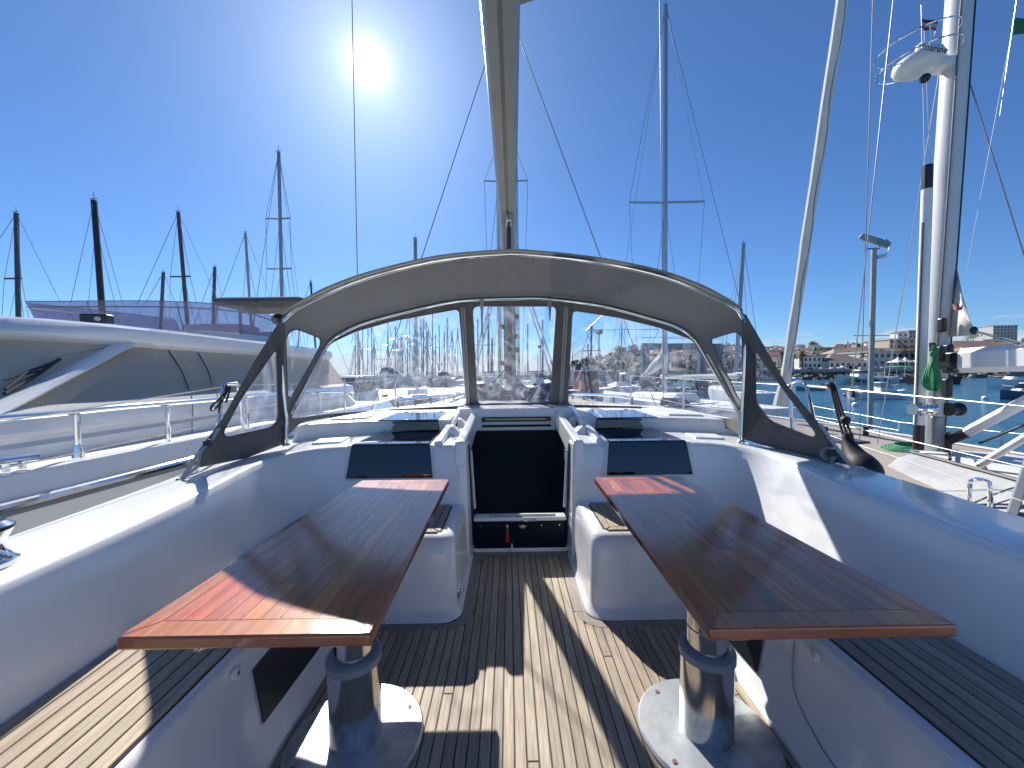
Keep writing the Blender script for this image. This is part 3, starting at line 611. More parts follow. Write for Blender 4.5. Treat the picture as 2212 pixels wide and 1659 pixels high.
class Surf:
    def __init__(s, c0, c1, nv, bulge=0.0):
        s.c0, s.c1, s.nv, s.bulge = c0, c1, nv, bulge
        vs, fs, s.uv = [], [], []
        for i in range(NU + 1):
            for j in range(nv + 1):
                vs.append(s.ev(i / NU, j / nv)); s.uv.append((i / NU, j / nv))
        for i in range(NU):
            for j in range(nv):
                a = i * (nv + 1) + j; b = a + nv + 1; fs += [(a, b, b + 1), (a, b + 1, a + 1)]
        s.vs, s.fs = vs, fs; s.bvh = BVHTree.FromPolygons(vs, fs)
    def ev(s, u, v):
        x = max(0, min(1, u)) * NU; i = min(int(x), NU - 1); t = x - i
        a = s.c0[i].lerp(s.c0[i + 1], t); b = s.c1[i].lerp(s.c1[i + 1], t)
        p = a.lerp(b, v)
        if s.bulge:
            k = math.sin(math.pi * max(0, min(1, v))) * s.bulge * min(1, 8 * u, 8 * (1 - u))
            p = p + V((0, 0, k))
        return p
    def hit(s, vx, vy):
        d = ray(vx, vy).normalized(); loc, n, i, dist = s.bvh.ray_cast(CAM, d)
        if loc is None: return None
        f = s.fs[i]; A_, B_, C_ = (s.vs[k] for k in f); ua, ub, uc = (V((*s.uv[k], 0)) for k in f)
        q = geometry.barycentric_transform(loc, A_, B_, C_, ua, ub, uc); return (q.x, q.y)
def inpoly(p, poly):
    r = False; n = len(poly)
    for i in range(n):
        a, b = poly[i], poly[i - 1]
        if (a[1] > p[1]) != (b[1] > p[1]) and p[0] < (b[0] - a[0]) * (p[1] - a[1]) / (b[1] - a[1]) + a[0]: r = not r
    return r
def rounded(pts, r=9, n=4, step=12):     # round the corners of a pixel polygon and sample its sides
    out = []; P = [V((x, y)) for x, y in pts]; m = len(P)
    for i in range(m):
        a, b, c = P[i - 1], P[i], P[(i + 1) % m]; d1, d2 = (a - b), (c - b)
        k1, k2 = min(r, d1.length * .45), min(r, d2.length * .45)
        s_, e_ = b + d1.normalized() * k1, b + d2.normalized() * k2
        for q in range(n + 1):
            t = q / n; out.append(s_ * (1 - t) ** 2 + b * (2 * t * (1 - t)) + e_ * t * t)
    res = []
    for i in range(len(out)):
        a, b = out[i], out[(i + 1) % len(out)]; L = (b - a).length; k = max(1, int(L / step))
        for q in range(k): res.append(a.lerp(b, q / k))
    return res
def cdt(outer, holes, inner):
    vs = [V(p) for p in outer]; es = [(i, (i + 1) % len(outer)) for i in range(len(outer))]
    for h_ in holes:
        b = len(vs); vs += [V(p) for p in h_]; es += [(b + i, b + (i + 1) % len(h_)) for i in range(len(h_))]
    vs += [V(p) for p in inner]
    r = geometry.delaunay_2d_cdt(vs, es, [], 0, 1e-6)
    return r[0], r[2]
def panel(surf, panes_v, name, m, nu=70, nv=10):
    panes = []
    for pv in panes_v:
        q = [surf.hit(p.x, p.y) for p in pv]; panes.append([t for t in q if t])
    outer = [(i / nu, 0) for i in range(nu)] + [(1, j / nv) for j in range(nv)] + [(1 - i / nu, 1) for i in range(nu)] + [(0, 1 - j / nv) for j in range(nv)]
    inner = [((i + .5) / nu, (j + .5) / nv) for i in range(nu) for j in range(nv)]
    SC = 3.0     # u is longer than v
    sc = lambda p: (p[0] * SC, p[1])
    vs, fs = cdt([sc(p) for p in outer], [[sc(p) for p in q] for q in panes], [sc(p) for p in inner])
    ctr = lambda f: (sum(vs[i][0] for i in f) / len(f) / SC, sum(vs[i][1] for i in f) / len(f))
    P3 = [surf.ev(p[0] / SC, p[1]) for p in vs]
    keep = [[] for _ in range(len(panes) + 1)]
    for f in fs:
        c = ctr(f); k = next((i for i, q in enumerate(panes) if inpoly(c, q)), -1); keep[k].append(f)
    def mk(fl):
        used = sorted({i for f in fl for i in f}); mp = {a: b for b, a in enumerate(used)}
        b = MB(); b.v = [tuple(P3[i]) for i in used]; b.f = [tuple(mp[i] for i in f) for f in fl]; return b
    canvas = mk(keep[-1]).build(name, m, hood, smooth=60, solid=.003)
    return canvas, panes, [mk(keep[i]) for i in range(len(panes))]
S_TOP = Surf(cA, cF, 24, bulge=.03)
S_SCR = Surf(cF, cBs, 30)
lp_ = rounded([(626, 716), (642, 711), (693, 731), (692, 748), (630, 858), (621, 858), (617, 730)], 10)
rp_ = rounded([(1534, 733), (1590, 716), (1604, 726), (1606, 866), (1597, 866), (1547, 760)], 10)
top, tp, tpm = panel(S_TOP, [lp_, rp_], 'canopy', M_CANVAS, 90, 14)
Lp = rounded([(992, 667), (1008, 877), (843, 885), (712, 895), (626, 906), (668, 822), (712, 742), (767, 716), (849, 693)], 12)
Cp = rounded([(1020, 661), (1203, 661), (1189, 870), (1140, 870), (1110, 873), (1075, 871), (1031, 874)], 14)
Rp = rounded([(1236, 670), (1335, 685), (1425, 707), (1497, 734), (1540, 800), (1602, 908), (1479, 896), (1386, 879), (1226, 875)], 12)
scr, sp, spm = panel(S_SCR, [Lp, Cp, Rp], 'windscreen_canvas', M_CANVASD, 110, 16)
def hem(path3, parent, r=.007, m=M_HEM):
    return MB().tube(path3, r, 6, closed=True, flat=.5).build('hem', m, parent)
for surf, pans, mbs, par in ((S_TOP, tp, tpm, top), (S_SCR, sp, spm, scr)):
    for q, mb in zip(pans, mbs):
        w = mb.build('window', M_VINYLS if surf is S_TOP else M_VINYL, hood, smooth=60)
        hem([surf.ev(*p) for p in q], w, m=M_HEM)
M_LIP = mat('sunlit_lip_canvas', (.42, .42, .40), .9, bump=.1, bscale=6); translucent(M_LIP, (.55, .56, .52), .5)  # canvas colour lightened to hold the sunlight on the lip
# aft lip of the canopy, with its pale binding
lip0 = [p + V((0, -.10, -.014)) * max(.02, min(1, (i - 24) / 10, (NU - 24 - i) / 10)) for i, p in enumerate(cA)]
k0, k1 = 24, NU - 24
MB().grid([[p + V((0, 0, .004)) for p in cA[k0:k1]], [p + V((0, 0, .003)) for p in lip0[k0:k1]]]).build('canopy_lip', M_LIP, hood, solid=.006)
MB().tube([p + V((0, .03, -.018)) for p in cA[k0 + 4:k1 - 4]], .006, 6).build('binding', M_BINDING, top)
MB().tube([p + V((0, -.012, .004)) for p in cF[30:NU - 30]], .008, 6).build('binding', M_BINDING, top)
# hoops
base_l, base_r = PY(618, 957, 2.86), PY(1601, 950, 2.86)
a_in = [base_l] + [p + V(((.012 if p.x < 0 else -.012), -.01, -.018)) for p in cA[::3]] + [base_r]
MB().tube(a_in, .0125, 10).build('hoop', M_CHROME, hood)
f_in = [p + V(((.02 if p.x < 0 else -.02), -.03, -.03)) for p in cF[2:-2:2]]
MB().tube(f_in, .0115, 10).build('hoop', M_CHROME, hood)
for b in (base_l, base_r):
    MB().lathe([(.028, 0), (.028, .008), (.016, .02), (.016, .05), (0, .052)], b + V((0, 0, -.02)), 14).build('hoop_foot', M_CHROME, hood)
# zips between the windscreen panes
for x0, x1 in ((1000, 1011), (1223, 1211)):
    pts = [S_SCR.hit(x0 + (x1 - x0) * t, 664 + (876 - 664) * t) for t in [i / 12 for i in range(13)]]
    pts = [S_SCR.ev(*p) + V((0, -.01, 0)) for p in pts if p]
    for dx in (-.012, .012): MB().tube([p + V((dx, 0, 0)) for p in pts], .009, 6, flat=.4).build('zip_flap', M_BINDING, scr)
# straps to tie the rolled window up
for x in (1041, 1186):
    p = PY(x, 648, 3.6); k = -1 if x < 1100 else 1
    MB().prism([p + V((-.02, -.03, 0)), p + V((.02, -.03, 0)), p + V((.012, -.06, -.12)), p + V((.004, -.05, -.33 if k < 0 else -.2)), p + V((-.006, -.05, -.33 if k < 0 else -.2)), p + V((-.008, -.06, -.12))], (0, .004, 0)).build('tie_strap', M_STRAP, hood)
# side wings with their own windows
def wing(s, outer_v, pane_v, ypx, x_in, k):
    Yf = lambda vx: 2.875 - abs(vx - x_in) * k
    P3 = lambda p: PY(p[0], p[1], Yf(p[0])) + V((-s * .0, 0, 0))
    ov = [(p.x, p.y) for p in rounded(outer_v, 3, 2, 10)]; pv = [(p.x, p.y) for p in rounded(pane_v, 14, 5, 10)]
    xs = [p[0] for p in ov]; ys = [p[1] for p in ov]
    inn = [(x + 5, y + 5) for x in range(int(min(xs)), int(max(xs)), 14) for y in range(int(min(ys)), int(max(ys)), 14) if inpoly((x + 5, y + 5), ov)]
    vs, fs = cdt(ov, [pv], inn)
    ca, pa = [], []
    for f in fs:
        c = (sum(vs[i][0] for i in f) / len(f), sum(vs[i][1] for i in f) / len(f))
        if inpoly(c, pv): pa.append(f)
        elif inpoly(c, ov): ca.append(f)
    def mk(fl):
        b = MB(); used = sorted({i for f in fl for i in f}); mp = {a: q for q, a in enumerate(used)}
        b.v = [tuple(P3(vs[i])) for i in used]; b.f = [tuple(mp[i] for i in f) for f in fl]; return b
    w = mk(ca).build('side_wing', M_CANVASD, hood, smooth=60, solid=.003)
    g = mk(pa).build('window', M_VINYLS, hood, smooth=60)
    MB().tube([P3(p) for p in pv], .007, 6, closed=True, flat=.5).build('hem', M_HEM, g)
    return w, P3
kl, kr = .00302, .00262
wl_, PL = wing(-1, [(607, 688), (616, 676), (612, 820), (619, 957), (531, 990), (431, 1010), (427, 976), (479, 907), (548, 783)], [(597, 752), (601, 905), (588, 922), (489, 944), (481, 935), (520, 862)], None, 612, kl)
wr_, PR = wing(1, [(1612, 680), (1602, 676), (1610, 820), (1600, 947), (1650, 962), (1740, 986), (1826, 1003), (1842, 1008), (1806, 960), (1696, 826)], [(1632, 752), (1645, 775), (1700, 850), (1766, 938), (1758, 947), (1664, 910), (1632, 868)], None, 1608, kr)
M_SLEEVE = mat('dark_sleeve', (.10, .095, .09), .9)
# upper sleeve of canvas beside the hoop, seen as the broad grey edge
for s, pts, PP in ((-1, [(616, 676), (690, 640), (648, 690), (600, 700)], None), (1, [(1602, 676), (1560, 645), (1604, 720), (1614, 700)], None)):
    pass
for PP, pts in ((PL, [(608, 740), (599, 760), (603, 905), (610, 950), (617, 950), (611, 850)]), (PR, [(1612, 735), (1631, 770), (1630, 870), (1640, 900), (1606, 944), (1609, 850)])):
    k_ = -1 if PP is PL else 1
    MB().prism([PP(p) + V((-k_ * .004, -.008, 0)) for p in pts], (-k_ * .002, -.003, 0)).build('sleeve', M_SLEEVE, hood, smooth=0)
# hold-down straps
for s, PP, pts in ((-1, PL, [(470, 925), (452, 955), (428, 978), (396, 1028), (386, 1038)]), (-1, PL, [(432, 978), (426, 1005), (412, 1018), (396, 1030)])):
    q = [PP(p) + V((.012, -.012, 0)) for p in pts]
    MB().tube(cr(q, 12), .019 if pts[0][0] == 470 else .011, 6, flat=.18).build('hold_down_strap', M_STRAP, hood)
c_ = PL((447, 958)) + V((.02, -.02, 0)); MB().obb(c_, (.02, 0, .008), (0, .008, 0), (-.008, 0, .022)).build('buckle', M_BLACKP, hood, bevel=.004)
q = [PR(p) + V((-.012, -.012, 0)) for p in ((1772, 915), (1800, 955), (1822, 985), (1846, 1012), (1860, 1020))]; MB().tube(cr(q, 14), .02, 6, flat=.18).build('hold_down_strap', M_STRAP, hood)
q = [PR(p) + V((-.03, -.03, 0)) for p in ((1804, 966), (1786, 966), (1780, 980), (1792, 990), (1806, 984), (1800, 994), (1806, 1010), (1812, 1018))]; MB().tube(cr(q, 26), .03, 6, flat=.25).build('hold_down_strap', M_STRAP, hood)
for p in (PL((386, 1040)), PR((1862, 1022))):
    MB().tube([p + V((-.03, 0, -.02)), p + V((-.01, 0, .012)), p + V((.02, 0, .008)), p + V((.03, 0, -.02))], .005, 6).build('eye', M_BLACKP, hood)

# black bag with lines hanging at the starboard rail
bag = thing('sheet_bag', 'black covered fender with lines hanging from the starboard guard wire', 'fender', PX(1850, 1005, 2.1))
bp_ = [(1833, 935, .03), (1832, 950, .045), (1838, 970, .075), (1850, 992, .10), (1864, 1010, .115), (1872, 1030, .10), (1872, 1055, .04)]
MB().tube(cr([PX(x, y, 2.12) for x, y, r in bp_], 20), [a * .8 for a in [.03, .034, .038, .044, .052, .06, .068, .076, .084, .092, .099, .105, .11, .113, .112, .108, .1, .085, .065, .03]], 14).build('cover', M_BLACK, bag)
for off in ((1797, 842), (1802, 842), (1806, 844)):
    e = {1797: (1822, 942), 1802: (1829, 938), 1806: (1838, 936)}[off[0]]
    MB().tube(cr([PX(off[0] - 2, 836, 2.17), PX((off[0] + e[0]) / 2 - 2, 890, 2.16), PX(*e, 2.13)], 10), .0075, 6).build('line', M_BLACK, bag)
MB().tube(cr([PX(1783, 832, 2.17), PX(1790, 830, 2.17), PX(1797, 834, 2.17), PX(1802, 844, 2.17)], 8), [.008, .016, .022, .024, .022, .02, .016, .01], 8).build('knot', M_BLACK, bag)
MB().ell(PX(1826, 908, 2.14), .03, .03, .03).build('knot', M_BLACK, bag)

# ================================================================== cockpit tables
def table(s, label):
    t = thing('cockpit_table', label, 'table', (s * .68, 1.45, 0), 'varnished cockpit tables')
    zt = .75
    # outline: inner near, outer near, outer far, inner far
    out = [(.437, .972), (1.09, .972), (1.005, 2.40), (.455, 2.40)]
    cx, cy = .75, 1.7
    body = MB().prism([(s * x, y, zt - .036) for x, y in out][::s], (0, 0, .0352)).build('table_top', M_MAHOGE, t, bevel=.007, seg=3)
    # framing boards and strips
    w = .062
    def ix(y): return .437 + (.455 - .437) * (y - .972) / 1.428
    def ox(y): return 1.09 + (1.005 - 1.09) * (y - .972) / 1.428
    e = .004
    def pp(pts): poly_part(body, 'plank', [(s * a, b) for a, b in pts][::s], zt, .002, M_MAHOGW if s < 0 else M_MAHOG, bevel=.0005)
    pp([(ix(.975) + e + .012, .976), (ox(.975) - e - .012, .976), (ox(1.035) - w, 1.036), (ix(1.035) + w, 1.036)])
    pp([(ix(2.39) + w * .9, 2.336), (ox(2.39) - w * .9, 2.336), (ox(2.39) - e - .012, 2.396), (ix(2.39) + e + .012, 2.396)])
    pp([(ix(.99) + e, .986), (ix(1.035) + w - .001, 1.038), (ix(2.335) + w - .001, 2.334), (ix(2.39) + e, 2.388)])
    pp([(ox(1.035) - w + .001, 1.038), (ox(.99) - e, .986), (ox(2.39) - e, 2.388), (ox(2.335) - w + .001, 2.334)])
    ns = 10
    for k in range(ns):
        def px(f, y): a, b = ix(y) + w + .0006, ox(y) - w - .0006; return a + (b - a) * f
        cuts = [1.0375] + sorted(rnd.uniform(1.15, 2.25) for _ in range(rnd.choice((1, 2, 2)))) + [2.3345]
        for a, b in zip(cuts, cuts[1:]):
            if b - a < .05: continue
            f0, f1 = k / ns + .0004, (k + 1) / ns - .0004
            pp([(px(f0, a), a + .0003), (px(f1, a), a + .0003), (px(f1, b), b - .0003), (px(f0, b), b - .0003)])
    c = (s * .68, 1.45, 0)
    ped = MB().lathe([(.096, .02), (.096, .325), (.09, .33)], c, 40).build('pedestal', M_ALU, t, smooth=40)
    MB().lathe([(.096, .318), (.101, .320), (.101, .345), (.096, .350), (.074, .357)], c, 40).build('collar', M_COLLAR, ped, smooth=40)
    MB().lathe([(.073, .34), (.073, .712)], c, 40).build('inner_tube', M_ALU, ped, smooth=40)
    MB().lathe([(.0735, .43), (.0742, .432), (.0742, .436), (.0735, .438)], c, 40).build('ring', M_COLLAR, ped)
    bs = MB().lathe([(.252, 0), (.254, .012), (.246, .020), (.10, .0215), (0, .0215)], c, 64).build('base_plate', M_ALUP, t, smooth=40)
    for a in (35, 125, 215, 305):
        MB().lathe([(0, 0), (.009, 0), (.009, .002), (.004, .0025), (0, .001)], (c[0] + .215 * math.cos(R_(a)), c[1] + .215 * math.sin(R_(a)), .0212), 12).build('screw', mat('rusty_screw', (.22, .12, .08), .6), bs)
    MB().box(c[0] - .12, c[0] + .12, c[1] - .2, c[1] + .2, .70, .7135).build('bracket', M_ALUP, t)
    return t
table(-1, 'varnished mahogany cockpit table half in sun, port side below the shade edge')
table(1, 'varnished mahogany cockpit table wholly in shade, on the starboard side')

# ================================================================== mast and boom of our yacht
MX_, MY_ = -.055, 5.9
mast = MB()
def ovrow(c, rx, ry, n=16): return [V(c) + V((rx * math.cos(2 * math.pi * k / n), ry * math.sin(2 * math.pi * k / n), 0)) for k in range(n)]
mast.grid([ovrow((MX_, MY_ + .0, z), .095, .14) for z in (.9, 4, 8, 12, 16, 20)], True)
mast.build('mast', M_BOOM, yacht)
bm_ = MB(); bsec = lambda x, y, z, w, h_: [V((x - w * .72, y, z)), V((x - w * .12, y, z - .004)), V((x - w * .08, y, z + .012)), V((x + w * .08, y, z + .012)), V((x + w * .12, y, z - .004)), V((x + w * .72, y, z)), V((x + w, y, z + .05)), V((x + w, y, z + h_ - .05)), V((x + w * .6, y, z + h_)), V((x - w * .6, y, z + h_)), V((x - w, y, z + h_ - .05)), V((x - w, y, z + .05))]
rows = [bsec(MX_ - .0 - .012 * (5.7 - y), y, 3.20 + (5.7 - y) * .018, .104, .28) for y in (5.72, 4, 2.5, 1, -.8)]
bm_.grid(rows, True); bm_.f.append(tuple(range(12))); bm_.f.append(tuple(range(4 * 12 + 11, 4 * 12 - 1, -1)))
boom = bm_.build('boom', M_BOOM, yacht, smooth=40)
vg = MB().tube([(MX_, 5.76, 1.35), (MX_, 4.55, 3.17)], .028, 10).build('vang', M_BLACKP, yacht)
MB().box(MX_ - .03, MX_ + .03, 4.4, 4.68, 3.12, 3.2).build('bracket', M_ALU, vg, bevel=.01)
MB().ell((MX_, 4.95, 2.52), .06, .05, .09).build('block', M_BLACKP, vg)
for s in (-1, 1):
    MB().tube([(MX_ + s * .06, MY_, 6.87), (MX_ + s * 2.05, MY_ - .6, 6.98)], .045, 8, flat=.5).build('spreader', M_BOOM, yacht)
    MB().tube([(MX_ + s * .05, MY_, 6.78), (s * 2.12, 5.55, .72)], .0065, 6).build('shroud', M_WIRED, yacht)
    MB().tube([(MX_ + s * 2.05, MY_ - .6, 6.98), (s * 2.1 - .03, 5.3, .62)], .0055, 6).build('shroud', M_WIRED, yacht)
    MB().tube([(MX_ + s * .08, 5.8, 3.2), (s * .78, 6.0, 1.0)], .016, 8).build('strut', M_ALU, yacht)
    MB().tube([(MX_ + s * .08, 5.8, 3.1), (s * .70, 6.0, 1.0)], .012, 8).build('strut', M_ALU, yacht)
for k, (dx, dy) in enumerate(((-.16, .02), (.13, -.04), (.15, .02), (-.12, -.09), (.11, -.1))):
    MB().tube([(MX_ + dx, MY_ + dy, 1.05), (MX_ + dx * .8, MY_ + dy, 14)], .006 if k else .03, 6).build('halyard', M_SAILC if k in (0, 3) else M_WIRED, yacht)
for k, (z, sd) in enumerate(((1.75, 1), (1.95, 1), (2.1, -1), (1.55, -1), (2.25, 1))):
    MB().ell((MX_ + sd * .115, MY_ - .06, z), .03, .03, .045).build('cleat', M_BLACKP, yacht)
MB().ell((MX_, MY_ - .16, 1.62), .05, .04, .13).build('mast_winch', M_BLACKP, yacht)
MB().tube([(-.8, 4.75, 1.05), (-.35, 5.3, 1.22), (0.0, 5.75, 1.6)], .014, 6).build('halyard_tail', M_NAVY, yacht)
# ================================================================== motor yacht alongside to port (bow towards us)
M_MGEL = mat('motor_yacht_gelcoat', (0.78, 0.79, 0.80), 0.16, col2=(0.75, 0.76, 0.77), nscale=2, coat=.5, coat_r=.04)
M_COVER = mat('taupe_window_cover', (0.62, 0.515, 0.39), 0.9, col2=(0.57, 0.475, 0.36), nscale=30, bump=.05)
M_FLYG = None
def tinted(name, tint, refl=1.0, mixd=0.25, dcol=(.3, .28, .38)):
    m = bpy.data.materials.new(name); m.use_nodes = True; N, L = m.node_tree.nodes, m.node_tree.links
    for n in list(N): N.remove(n)
    o = N.new('ShaderNodeOutputMaterial'); tr = N.new('ShaderNodeBsdfTransparent'); tr.inputs[0].default_value = (*tint, 1)
    gl = N.new('ShaderNodeBsdfGlossy'); gl.inputs['Roughness'].default_value = .03
    df = N.new('ShaderNodeBsdfDiffuse'); df.inputs[0].default_value = (*dcol, 1)
    m1 = N.new('ShaderNodeMixShader'); m1.inputs[0].default_value = mixd; L.new(tr.outputs[0], m1.inputs[1]); L.new(df.outputs[0], m1.inputs[2])
    fr = schlick(N, L)
    m2 = N.new('ShaderNodeMixShader'); L.new(fr.outputs[0], m2.inputs[0]); L.new(m1.outputs[0], m2.inputs[1]); L.new(gl.outputs[0], m2.inputs[2]); L.new(m2.outputs[0], o.inputs[0]); return m
M_FLYG = tinted('purple_tinted_acrylic', (.62, .56, .68), mixd=.42, dcol=(.38, .33, .40))
my = thing('motor_yacht', 'large white flybridge motor yacht with taupe covered windows moored to port', 'motor yacht', (-5.2, 5, -1.5))
CX = -5.2
# hull: sections along Y (bow at -6, stern at 13)
ms = [(-7.0, .05, 1.15, .9), (-5.5, 1.1, 1.08, .2), (-3.5, 1.75, 1.0, 1.2), (-1, 2.12, .92, 1.7), (2, 2.28, .86, 2.0), (6, 2.32, .80, 2.05), (8, 2.3, .76, 2.05), (9.6, 2.2, .74, 2.0)]
rows = []
for y, hb, zt, kb in ms:
    r = [(hb - .16, zt), (hb - .06, zt - .01), (hb, zt - .13), (hb + .01, zt - .2), (hb - .02, zt - .5), (hb * .96, -.4), (kb * .98, -1.2), (kb * .9, -1.75)]
    rows.append([(CX + x, y, z) for x, z in r] + [(CX - x, y, z) for x, z in r[::-1]])
MB().grid(rows).build('hull', M_MGEL, my, smooth=50)
MB().tube([(CX + hb + .022, y, zt - .165) for y, hb, zt, kb in ms], .028, 8, flat=1.0).build('rubbing_strake', M_CHROME, my)
MB().tube([(CX + hb + .014, y, zt - .205) for y, hb, zt, kb in ms], .02, 6).build('strake_joint', M_COLLAR, my)  # grey strip running just below the strake
# side deck
MB().grid([[(CX - hb + .12, y, zt - .02), (CX, y, zt + (.25 if y < 1.5 else 0)), (CX + hb - .12, y, zt - .02)] for y, hb, zt, kb in ms]).build('deck', M_GELR, my)
# deckhouse: lower side with its moulded band, then the sloped glazed upper part and the roof
def ring(y0, y1, hx, r, z, rear=8.4):   # plan outline of the house: front y0 at the corners, y1 at the nose
    P = [(-hx, rear), (-hx, y0 + r)]
    n = 10
    for k in range(n + 1):
        t = k / n; a = -1 + 2 * t
        P.append((hx * math.sin(a * math.pi / 2), y0 + r * abs(a) ** 3 * 1.0 + (y1 - y0) * (1 - a * a)))
    P += [(hx, y0 + r), (hx, rear)]
    return [(CX + x, y, z) for x, y in P]
lev = [(2.2, .6, 1.78, .5, .70), (2.25, .65, 1.76, .5, .93), (2.28, .68, 1.72, .5, .96), (2.28, .68, 1.72, .5, 1.00), (2.3, .7, 1.75, .5, 1.03), (2.4, .85, 1.72, .5, 1.16), (2.62, 1.1, 1.55, .5, 1.205)]
MB().grid([ring(*l) for l in lev]).build('deckhouse', M_MGEL, my, smooth=40)
lev2 = [(2.62, 1.1, 1.545, .5, 1.20), (3.85, 2.8, 1.20, .45, 1.745)]
MB().grid([ring(*l) for l in lev2]).build('window_band', M_COVER, my, smooth=60)
lev3 = [(3.95, 2.9, 1.19, .45, 1.70), (3.75, 2.62, 1.28, .45, 1.755), (3.72, 2.58, 1.30, .45, 1.80), (3.8, 2.7, 1.28, .45, 1.90), (4.1, 3.05, 1.16, .45, 1.945), (4.6, 3.6, .9, .4, 1.975), (5.2, 4.2, .4, .3, 1.98)]
rf = MB().grid([ring(*l) for l in lev3]).build('roof', M_MGEL, my, smooth=50)
# pillar between windscreen and side window: lies on the glazed slope
def onwin(y, t):            # near-side point on the glazed slope
    return V((CX + 1.545 + (1.20 - 1.545) * t + .004, y, 1.20 + .545 * t))
pil = [PX(270, 743, CX + 1.215), PX(120, 820, CX + 1.40), PX(0, 880, CX + 1.555), PX(-120, 935, CX + 1.68)]
MB().tube(cr(pil, 12), .085, 8, flat=.45).build('pillar', M_MGEL, my)
for (x0, y0, x1, y1) in ((360, 757, 402, 842), (424, 762, 453, 832)):
    a, b = PX(x0, y0, CX + 1.22), PX(x1, y1, CX + 1.5); MB().tube(cr([a + V((.02, 0, 0)), a.lerp(b, .5) + V((.035, .02, 0)), b + V((.03, 0, 0))], 8), .006, 6).build('cover_seam', M_BLACK, my)
# joints in the deckhouse side
for x in (412, 468):
    MB().tube([PX(x, 846, CX + 1.74), PX(x + 4, 872, CX + 1.765), PX(x + 4, 900, CX + 1.775)], .006, 6).build('panel_joint', M_COLLAR, my)
    MB().tube([PX(x + 3, 910, CX + 1.79), PX(x + 3, 935, CX + 1.80)], .006, 6).build('panel_joint', M_COLLAR, my)
# windscreen wiper, seams of the covers: laid on the slope of the glass
_wb = MB().grid([ring(*l) for l in lev2]); _bv = BVHTree.FromPolygons([V(v) for v in _wb.v], _wb.f)
def onb(x, y, off=.02):
    d = ray(x, y).normalized(); h_, n_, i_, q_ = _bv.ray_cast(CAM, d)
    if h_ is None: return PX(x, y, CX + 1.3)
    return h_ + (n_ if n_.dot(d) < 0 else -n_) * off
MB().tube([onb(x, y, .04) for x, y in ((2, 858), (40, 836), (80, 812), (122, 782))], .013, 6).build('wiper', M_BLACK, my)
MB().tube([onb(x, y, .05) for x, y in ((2, 850), (50, 812), (85, 800), (122, 784))], .010, 6).build('wiper', M_BLACK, my)
MB().tube([onb(x, y, .04) for x, y in ((2, 828), (40, 818), (78, 808))], .006, 6).build('wiper', M_BLACK, my)
MB().tube([onb(x, y, .006) for x, y in ((2, 790), (60, 780), (120, 768), (180, 756), (225, 750))], .012, 6, flat=.4).build('cover_seam', M_GELR, my)
# flybridge
ft = [(-7.0, None), (50, 653, -6.2), (125, 651, -6.0), (200, 650, -5.75), (330, 650, -5.3), (440, 654, -4.9), (525, 663, -4.55), (575, 678, -4.45), (600, 690, -4.4)]
fb_ = [(90, 712, -6.1), (150, 712, -5.95), (230, 712, -5.7), (330, 714, -5.3), (450, 716, -4.95), (525, 722, -4.65), (575, 727, -4.55), (600, 730, -4.5)]
T3 = [PX(*q) for q in ft[1:]]; B3_ = [PX(*q) for q in fb_]
T3 = [V((-6.5, 7.5, 2.5)), V((-6.4, 6.0, 2.44))] + T3; B3_ = [V((-6.3, 7.6, 2.0)), V((-6.25, 6.2, 2.0))] + B3_
tc_, bc_ = cr(T3, 44), cr(B3_, 44)
MB().grid([[p + V((0, -.12, -.12)) for p in bc_], [p + V((0, -.07, -.03)) for p in bc_], [p + V((0, 0, .01)) for p in bc_], [p + V((0, .25, -.02)) for p in bc_]]).build('flybridge_coaming', M_MGEL, my, smooth=60)
MB().grid([bc_, tc_]).build('flybridge_screen', M_FLYG, my, smooth=60)
MB().tube([a.lerp(b, .80) for a, b in zip(bc_, tc_)], .010, 6).build('screen_rail', M_COLLAR, my)
MB().tube(tc_, .006, 6).build('screen_rail', M_HEM, my)
for i in (15, 24, 31, 37):
    MB().tube([bc_[i], tc_[i]], .006 if i < 36 else .02, 6).build('screen_post', M_COLLAR, my)
MB().box(-6.0, -4.9, 7.0, 7.6, 1.95, 2.35).build('helm_console', M_GELR, my, bevel=.08)
MB().box(-6.1, -4.8, 7.9, 8.4, 1.95, 2.3).build('flybridge_seat', M_GELR, my, bevel=.08)
# bimini on the flybridge
bp = [(-6.0, 7.8), (-4.25, 7.8), (-4.1, 8.0), (-4.1, 9.3), (-6.15, 9.3), (-6.15, 8.0)]
rows = [[(-5.1 + (x + 5.1) * k, 8.55 + (y - 8.55) * k, z) for x, y in bp] for k, z in ((.96, 2.86), (1.0, 2.88), (1.0, 2.92), (.9, 2.99), (.5, 3.03))]
b = MB().grid(rows, True); b.f.append(tuple(range(24, 30))); b.f.append(tuple(range(5, -1, -1))); b.build('bimini', M_CANVASD, my, smooth=50)
for x in (-6.0, -4.3):
    for y in (7.95, 9.1): MB().tube([(x, y - .2, 1.8), (x, y, 2.88)], .018, 6).build('bimini_pole', M_CHROME, my)
# searchlight
sx = PX(210, 690, -4.95)
o = MB().obb(sx, (.13, .03, 0), (-.02, .07, 0), (0, 0, .06)).build('searchlight', M_BLACKP, my, bevel=.02)
for d in (-.07, .05): MB().ell(sx + V((d + .01, -.055, 0)), .04, .02, .03).build('lamp', mat('searchlight_lens', (.45, .5, .5), .1), o)
MB().tube([sx + V((0, 0, -.04)), sx + V((0, 0, -.13))], .045, 8).build('mount', M_BLACKP, o)
MB().ell(PX(602, 690, -4.9), .14, .14, .12).build('dome_aerial', M_BLACKP, my)
